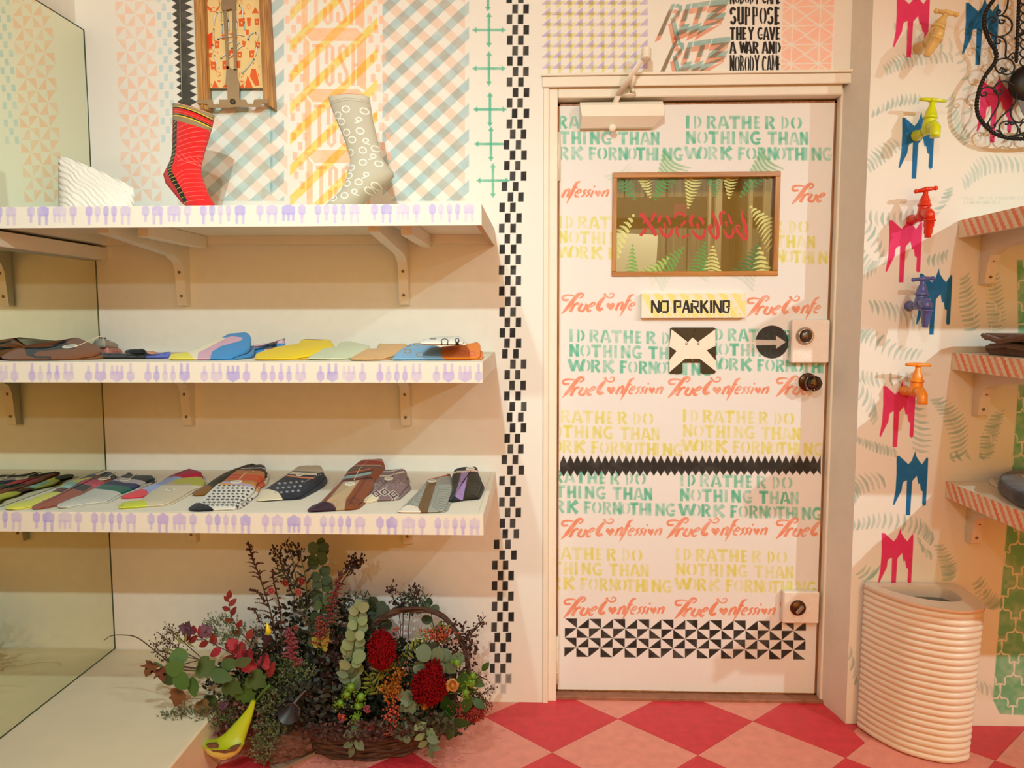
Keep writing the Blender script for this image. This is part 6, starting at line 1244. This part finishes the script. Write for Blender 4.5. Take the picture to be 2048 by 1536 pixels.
# --- astilbe / amaranth plumes
def plume(name,pts,Y,m_,w0,n,sub=.0022,arms=8,droop=.35):
    m=MB(); q=catmull([(x,y,0) for x,y in pts],6); N=len(q); m.tube([P3f(p,Y) for p in q],[.0022]*N,5,1)
    for i in range(n):
        t=i/n; k=min(int(t*(N-1)),N-2); a=q[k]; wpx=w0*(1-t)**.7+1.5; th=R.uniform(0,2*PI); ex=a[0]+wpx*math.cos(th); ey=a[1]-abs(wpx)*.35+R.uniform(-3,3)+droop*abs(wpx*math.cos(th))*.3
        A=Vector(P3f(a,Y)); B=Vector(P3f((ex,ey),Y+.02*math.sin(th)))
        for j in range(arms): c=A.lerp(B,(j+1)/arms)+Vector((0,0,.004*math.sin(PI*(j+1)/arms))); m.blob(tuple(c),sub*R.uniform(.8,1.3)*(1.15-.5*j/arms),0,5,3)
    return m.build(name,[m_,STEM],FL)
plume('astilbe_plume',[(560,1330),(545,1240),(525,1170),(505,1115),(496,1083)],-.34,fmat('astilbe_burgundy',(112,52,50)),36,60)
plume('astilbe_plume',[(565,1310),(560,1220),(548,1165),(545,1138)],-.33,MATS['astilbe_burgundy'],18,30)
plume('astilbe_plume',[(520,1245),(510,1222),(495,1218)],-.34,MATS['astilbe_burgundy'],5,14,arms=4); plume('astilbe_plume',[(530,1205),(515,1185),(498,1180)],-.34,MATS['astilbe_burgundy'],5,14,arms=4)
plume('amaranth_plume',[(640,1290),(655,1240),(670,1190),(684,1140)],-.35,fmat('amaranth_rose',(160,74,72)),24,80,.0030,5)
plume('amaranth_plume',[(640,1270),(640,1250),(635,1235)],-.35,fmat('amaranth_orange',(184,92,72)),14,26,.0030,4)
plume('amaranth_plume',[(585,1335),(583,1300),(580,1275),(575,1258)],-.38,fmat('amaranth_pink',(178,86,98)),22,60,.0038,5)
# --- celosia heads
def celosia(px,Y,rx,rz,m_,n=420,drip=0.):
    c=Vector(onY(*px,Y)); m=MB(); m.blob(tuple(c),.8,0,14,9,(rx,rx*.8,rz))
    for _ in range(n):
        u=R.uniform(-1,1); th=R.uniform(0,2*PI); s=math.sqrt(1-u*u); d=Vector((s*math.cos(th),s*math.sin(th),u)); p=c+Vector((d[0]*rx,d[1]*rx*.8,d[2]*rz))*R.uniform(.82,1.05)
        e=p+d*.006+Vector((R.uniform(-.005,.005),R.uniform(-.004,.004),R.uniform(-.006,.003)-drip*.01)); m.tube([tuple(p),tuple((p+e)/2+Vector((R.uniform(-.002,.002),0,0))),tuple(e)],[.0022,.0024,.0012],4)
    return m.build('celosia_head',m_,FL)
CR=fmat('celosia_crimson',(168,12,20),.8,.3,spec=.1); celosia((764,1296),-.42,.034,.052,CR,700,.5); celosia((858,1372),-.42,.045,.045,CR,900); celosia((868,1340),-.40,.02,.03,CR,200)
celosia((950,1425),-.34,.024,.020,fmat('celosia_orange',(196,64,40),.7,.2),260)
# --- roses, pink blooms, marigold
def rose(name,px,Y,r,m_,n=16,tilt=(0,-1,.25),cup=.6):
    c=Vector(onY(*px,Y)); ax=Vector(tilt).normalized(); u=ax.cross(Vector((0,0,1))).normalized(); v=u.cross(ax); root=None
    core=MB(); core.blob(tuple(c),r*.45,0,8,6); root=core.build(name,m_,FL)
    for i in range(n):
        t=i/n; rr=r*(.30+.72*t); th=i*2.399; d=u*math.cos(th)+v*math.sin(th); side=ax.cross(d); h=r*(.75-.75*t); w=rr*.75
        m=MB(); vs=[]
        for a_ in range(4):
            fa=a_/3
            for b_ in range(4):
                fb=(b_/3-.5)*2; curl=.25*r*fa*fa*t; p=c+d*(rr*(.35+.65*fa**.7)*(1-.18*fb*fb))+side*(w*fb*(.55+.45*fa))+ax*(h*fa*(1-.2*fb*fb)+r*.25*fa-curl*2+.04*r*math.sin(fb*3+i)); vs.append(tuple(p))
        m.add(vs,[(a_*4+b_,a_*4+b_+1,(a_+1)*4+b_+1,(a_+1)*4+b_) for a_ in range(3) for b_ in range(3)],0,True); m.build('petal',m_,root)
    return root
RO=fmat('rose_apricot',(232,156,66),.5,.08); rose('apricot_rose',(905,1370),-.42,.020,RO,14,(.2,-1,.5)); rose('apricot_rose',(850,1408),-.42,.018,fmat('rose_orange',(222,136,36),.5,.08),12,(-.2,-1,-.5))
for x,y,r,c_ in ((685,1434,.016,0),(741,1452,.016,0),(735,1418,.013,1),(543,1181,.012,0),(598,1184,.012,0),(604,1162,.013,2),(571,1166,.012,2),(592,1255,.009,2)): rose('pink_bloom',(x,y),-.42 if y>1300 else -.36,r,[fmat('bloom_coral',(214,98,84),.5,.12),fmat('bloom_rose',(178,76,86),.5,.12),fmat('bloom_rust',(176,62,44),.5,.12)][c_],9,(0,-1,-.3 if c_==0 and y>1300 else .3))
def ruffle(px,Y,rx,rz,m_,n):
    c=Vector(onY(*px,Y)); m=MB()
    for _ in range(n):
        p=c+Vector((R.gauss(0,rx*.45),R.gauss(0,.010),R.gauss(0,rz*.45))); u=Vector((R.uniform(-1,1),R.uniform(-1,.2),R.uniform(-1,1))).normalized(); w=u.cross(Vector((R.uniform(-1,1),R.uniform(-1,1),R.uniform(-1,1)))).normalized(); s=.006
        m.add([tuple(p),tuple(p+u*s-w*s*.6),tuple(p+u*s*1.4),tuple(p+u*s+w*s*.6)],[(0,1,2,3)],0,True)
    return m.build('marigold_bloom',m_,FL)
ruffle((785,1375),-.42,.034,.034,fmat('marigold_orange',(214,134,34),.5,.15),330); ruffle((800,1345),-.41,.014,.012,MATS['marigold_orange'],60)
# hop cones
def hops(px,Y,n,sp,m_):
    m=MB(); c=Vector(onY(*px,Y))
    for _ in range(n):
        p=c+Vector((R.gauss(0,sp),R.gauss(0,.008),R.gauss(0,sp))); u=Vector((R.uniform(-.6,.6),-1,R.uniform(-1,.2))).normalized(); x=u.cross(Vector((0,0,1))).normalized(); z=x.cross(u); s=.0062; m.add([tuple(p),tuple(p+u*.3*s+x*s*.5),tuple(p-z*s),tuple(p+u*.3*s-x*s*.5)],[(0,1,2,3)],0,True)
    m.blob(tuple(c),sp*1.1,0,8,6); return m.build('hop_cone',m_,FL)
HP=fmat('hop_green',(140,190,50),.45,.2)
for x,y,s in ((702,1375,.011),(694,1388,.010),(722,1394,.011),(716,1412,.010),(712,1436,.011),(680,1406,.009),(914,1325,.009),(942,1366,.011),(932,1385,.009),(946,1352,.008)): hops((x,y),-.42,46,s,HP)
# berry clusters
def berries(name,px,Y,rx,rz,n,m_,rb=.0034):
    m=MB(); c=Vector(onY(*px,Y)); b0=c+Vector((0,.03,-rz))
    for _ in range(n):
        p=c+Vector((R.gauss(0,rx*.5),R.uniform(-.012,.012),R.gauss(0,rz*.5))); m.blob(tuple(p),rb*R.uniform(.75,1.2),0,6,4)
        if R.random()<.4: m.tube([tuple(p),tuple(c+(p-c)*.3)],[.0007,.0007],3,1,cap=False)
    return m.build(name,[m_,STEM],FL)
BE=fmat('berry_coral',(222,98,72),.35,.12); berries('berry_cluster',(877,1268),-.38,.040,.022,110,fmat('berry_orange',(206,96,58),.35,.12)); berries('berry_cluster',(784,1430),-.43,.022,.040,110,BE); berries('berry_cluster',(800,1392),-.42,.020,.012,26,BE); berries('berry_cluster',(776,1462),-.43,.016,.010,26,BE); berries('berry_cluster',(795,1260),-.36,.020,.012,18,BE,.0026)
# calla lilies: flared spathe swept from a throat
def calla(pts,Y,w,m_,mouth_m,face=(0,-1,-.2)):
    q=catmull([(x,y,0) for x,y in pts],7); N=len(q); n=20; vs=[]
    C=[Vector(P3f(p,Y-.03*i/N)) for i,p in enumerate(q)]
    for i in range(N):
        t=(C[min(i+1,N-1)]-C[max(i-1,0)]).normalized(); a=t.cross(Vector((0,1,0))).normalized(); b=t.cross(a); f=i/(N-1); r=w*(.12+.16*f+.72*max(0,(f-.55)/.45)**2)
        for k in range(n):
            th=2*PI*k/n; ext=.035*max(0,(f-.7)/.3)**2*(1 if math.sin(th)>0 else -.2)*(w/.03); wav=1+.10*max(0,f-.7)*math.sin(3*th); vs.append(tuple(C[i]+(a*math.cos(th)+b*math.sin(th)*.8)*r*wav+t*ext*abs(math.sin(th))))
    m=MB(); m.add(vs,[(i*n+k,i*n+(k+1)%n,(i+1)*n+(k+1)%n,(i+1)*n+k) for i in range(N-1) for k in range(n)],0,True); o=m.build('calla_lily',m_,FL)
    m=MB(); m.tube([tuple(C[int(N*.5)]),tuple(C[int(N*.8)]),tuple(C[-1]*.6+C[-2]*.4)],[.004,.004,.002],8); m.build('spadix',mouth_m,o); return o
cg=mat('calla_lime',(172,186,24),.4,.2,60); 
def loftpx(name,L,Rr_,Y,dep,m_,par,ys=None):
    m=MB(); vs=[]; n=18
    for i,(l,r) in enumerate(zip(L,Rr_)):
        yy=Y-(.0 if ys is None else ys[i]); A_,B_=onY(*l,yy),onY(*r,yy); c=(A_+B_)/2; h=(B_-A_)/2; w=np.linalg.norm(h)
        for k in range(n): th=2*PI*k/n; p=c+h*math.cos(th)+np.array([0,1,0])*w*dep*math.sin(th); vs.append((p[0],p[1],max(p[2],.003)))
    N=len(L); m.add(vs,[(i*n+k,(i+1)*n+k,(i+1)*n+(k+1)%n,i*n+(k+1)%n) for i in range(N-1) for k in range(n)]+[[(N-1)*n+k for k in range(n)]],0,True); return m.build(name,m_,par)
cl=loftpx('calla_lily',[(503,1400),(495,1416),(482,1432),(467,1448),(450,1466),(430,1480),(404,1486)],[(512,1402),(508,1420),(504,1436),(499,1452),(494,1468),(490,1480),(488,1488)],-.44,.55,cg,FL,[0,0,.005,.01,.015,.02,.03])
loftpx('calla_lip',[(404,1486),(409,1495),(414,1504),(426,1512),(440,1517)],[(488,1488),(485,1495),(479,1504),(468,1512),(455,1517)],-.47,.45,mat('calla_cream',(224,224,120),.45),cl)
m=MB(); m.prism([P3f(p,-.497) for p in ((412,1490),(430,1489),(436,1497),(446,1500),(462,1496),(480,1491),(472,1502),(450,1507),(424,1503))],(0,.012,0)); m.build('calla_throat',fmat('calla_throat_brown',(150,104,76)),cl)
stem('calla_stem',[(540,1370),(525,1385),(512,1402)],-.44,.0055,fmat('calla_stem_green',(96,140,36)))
kb=mat('calla_black',(34,28,28),.3,coat=.2); calla([(612,1380),(598,1395),(588,1408),(582,1420)],-.42,.034,kb,kb)
m=MB(); c=onY(583,1424,-.455); m.lathe([(.010,-.012),(.022,-.002),(.0265,.003),(.024,.004),(.012,-.004),(.002,-.01)],22,0,Matrix.Translation(c)@Matrix.Rotation(PI*.42,4,'X')); m.build('calla_mouth',kb,FL)
calla([(516,1345),(524,1320),(530,1295),(535,1275)],-.40,.016,fmat('calla_plum',(84,48,58)),kb); m=MB(); m.tube([P3f((534,1280),-.40),P3f((537,1262),-.41),P3f((534,1246),-.41)],[.006,.009,.002],8); m.build('calla_tip',mat('calla_yellow',(220,190,40),.4),FL)
# basket: twig bowl, arched handle, bark slab
def twigtube(name,pts3,r,m_=VINE,parent=FL): m=MB(); m.tube(pts3,r,7); return m.build(name,m_,parent)
bc=Vector((-.53,-.215,0)); rs_=[(.19,.0),(.215,.03),(.235,.06),(.25,.09),(.255,.115)]
m=MB(); NS=40; vs=[]
for r_,z in [(.17,.004)]+rs_+[(.24,.115),(.20,.05),(.01,.045)]:
    for k in range(NS): th=2*PI*k/NS; vs.append((bc[0]+r_*1.05*math.cos(th),bc[1]+max(-9,r_*.72*math.sin(th)),z+.004))
m.add(vs,[(i*NS+k,i*NS+(k+1)%NS,(i+1)*NS+(k+1)%NS,(i+1)*NS+k) for i in range(8) for k in range(NS)]+[list(range(NS))[::-1],[8*NS+k for k in range(NS)]],0,True)
bsk=m.build('basket',mat('basket_dark',(44,28,22),.8,1.,60,dist=.004),FL)
for j in range(11):
    z=.008+j*.011; rr=np.interp(z,[0,.03,.06,.09,.12],[.19,.215,.235,.25,.257]); pts=[]
    for k in range(61): th=2*PI*k/60; pts.append((bc[0]+(rr*1.05+.004*math.sin(k*PI/2.5+j*PI))*math.cos(th),bc[1]+(rr*.72+.004*math.sin(k*PI/2.5+j*PI))*math.sin(th),z+.002*math.sin(k*1.3+j)))
    twigtube('woven_twig',pts,.0055,parent=bsk)
for off,r_ in ((0,.006),(.008,.005),(-.007,.0045),(.003,.004)):
    pts=[]
    for x,y in catmull([(700,1400),(712,1310),(745,1252),(790,1225),(835,1216),(875,1226),(910,1262),(932,1310),(938,1370),(930,1430)],4):
        pts.append(tuple(Vector(onY(x+off*300,y+off*500,-.27))+Vector((0,off+.006*math.sin(x*.07+off*300),.004*math.sin(x*.05+off*900)))))
    twigtube('handle_twig',pts,r_)
# bark slab lying on its pale base board at the front left
m=MB(); a=Vector(onZ(548,1500,.0)); b=Vector(onZ(628,1478,.0))
p=[onY(540,1478,-.40),onY(620,1452,-.36),onY(627,1500,-.36),onY(545,1534,-.40)]
A=[Vector(q) for q in p]; n1,n2=14,6; vs=[]
for i in range(n1+1):
    for j in range(n2+1):
        c=A[0].lerp(A[1],i/n1).lerp(A[3].lerp(A[2],i/n1),j/n2); vs.append((c[0],c[1]-.010*math.sin(PI*j/n2)-.005*((j+i//3)%2),max(c[2],.012)))
k=len(vs); vs+=[(x,y+.05,z) for x,y,z in vs]; fs=[(i*(n2+1)+j,i*(n2+1)+j+1,(i+1)*(n2+1)+j+1,(i+1)*(n2+1)+j) for i in range(n1) for j in range(n2)]; fs+=[tuple(k+q for q in f)[::-1] for f in fs]
fs+=[(j,k+j,k+j+1,j+1) for j in range(n2)]+[(n1*(n2+1)+j,n1*(n2+1)+j+1,k+n1*(n2+1)+j+1,k+n1*(n2+1)+j) for j in range(n2)]+[(i*(n2+1),(i+1)*(n2+1),k+(i+1)*(n2+1),k+i*(n2+1)) for i in range(n1)]+[(i*(n2+1)+n2,k+i*(n2+1)+n2,k+(i+1)*(n2+1)+n2,(i+1)*(n2+1)+n2) for i in range(n1)]
m.add(vs,fs,0,False); m.build('bark_slab',wood('rough_bark',(66,44,34),(128,88,70),9,'X',.9),FL)
q=[Vector(onZ(540,1536,.001)),Vector(onZ(628,1496,.001)),Vector(onZ(630,1512,.001)),Vector(onZ(548,1552,.001))]; m=MB(); m.prism([tuple(v) for v in q],(0,0,.012)); m.build('base_board',mat('pale_weathered_board',(150,124,100),.7,.5,40),FL)
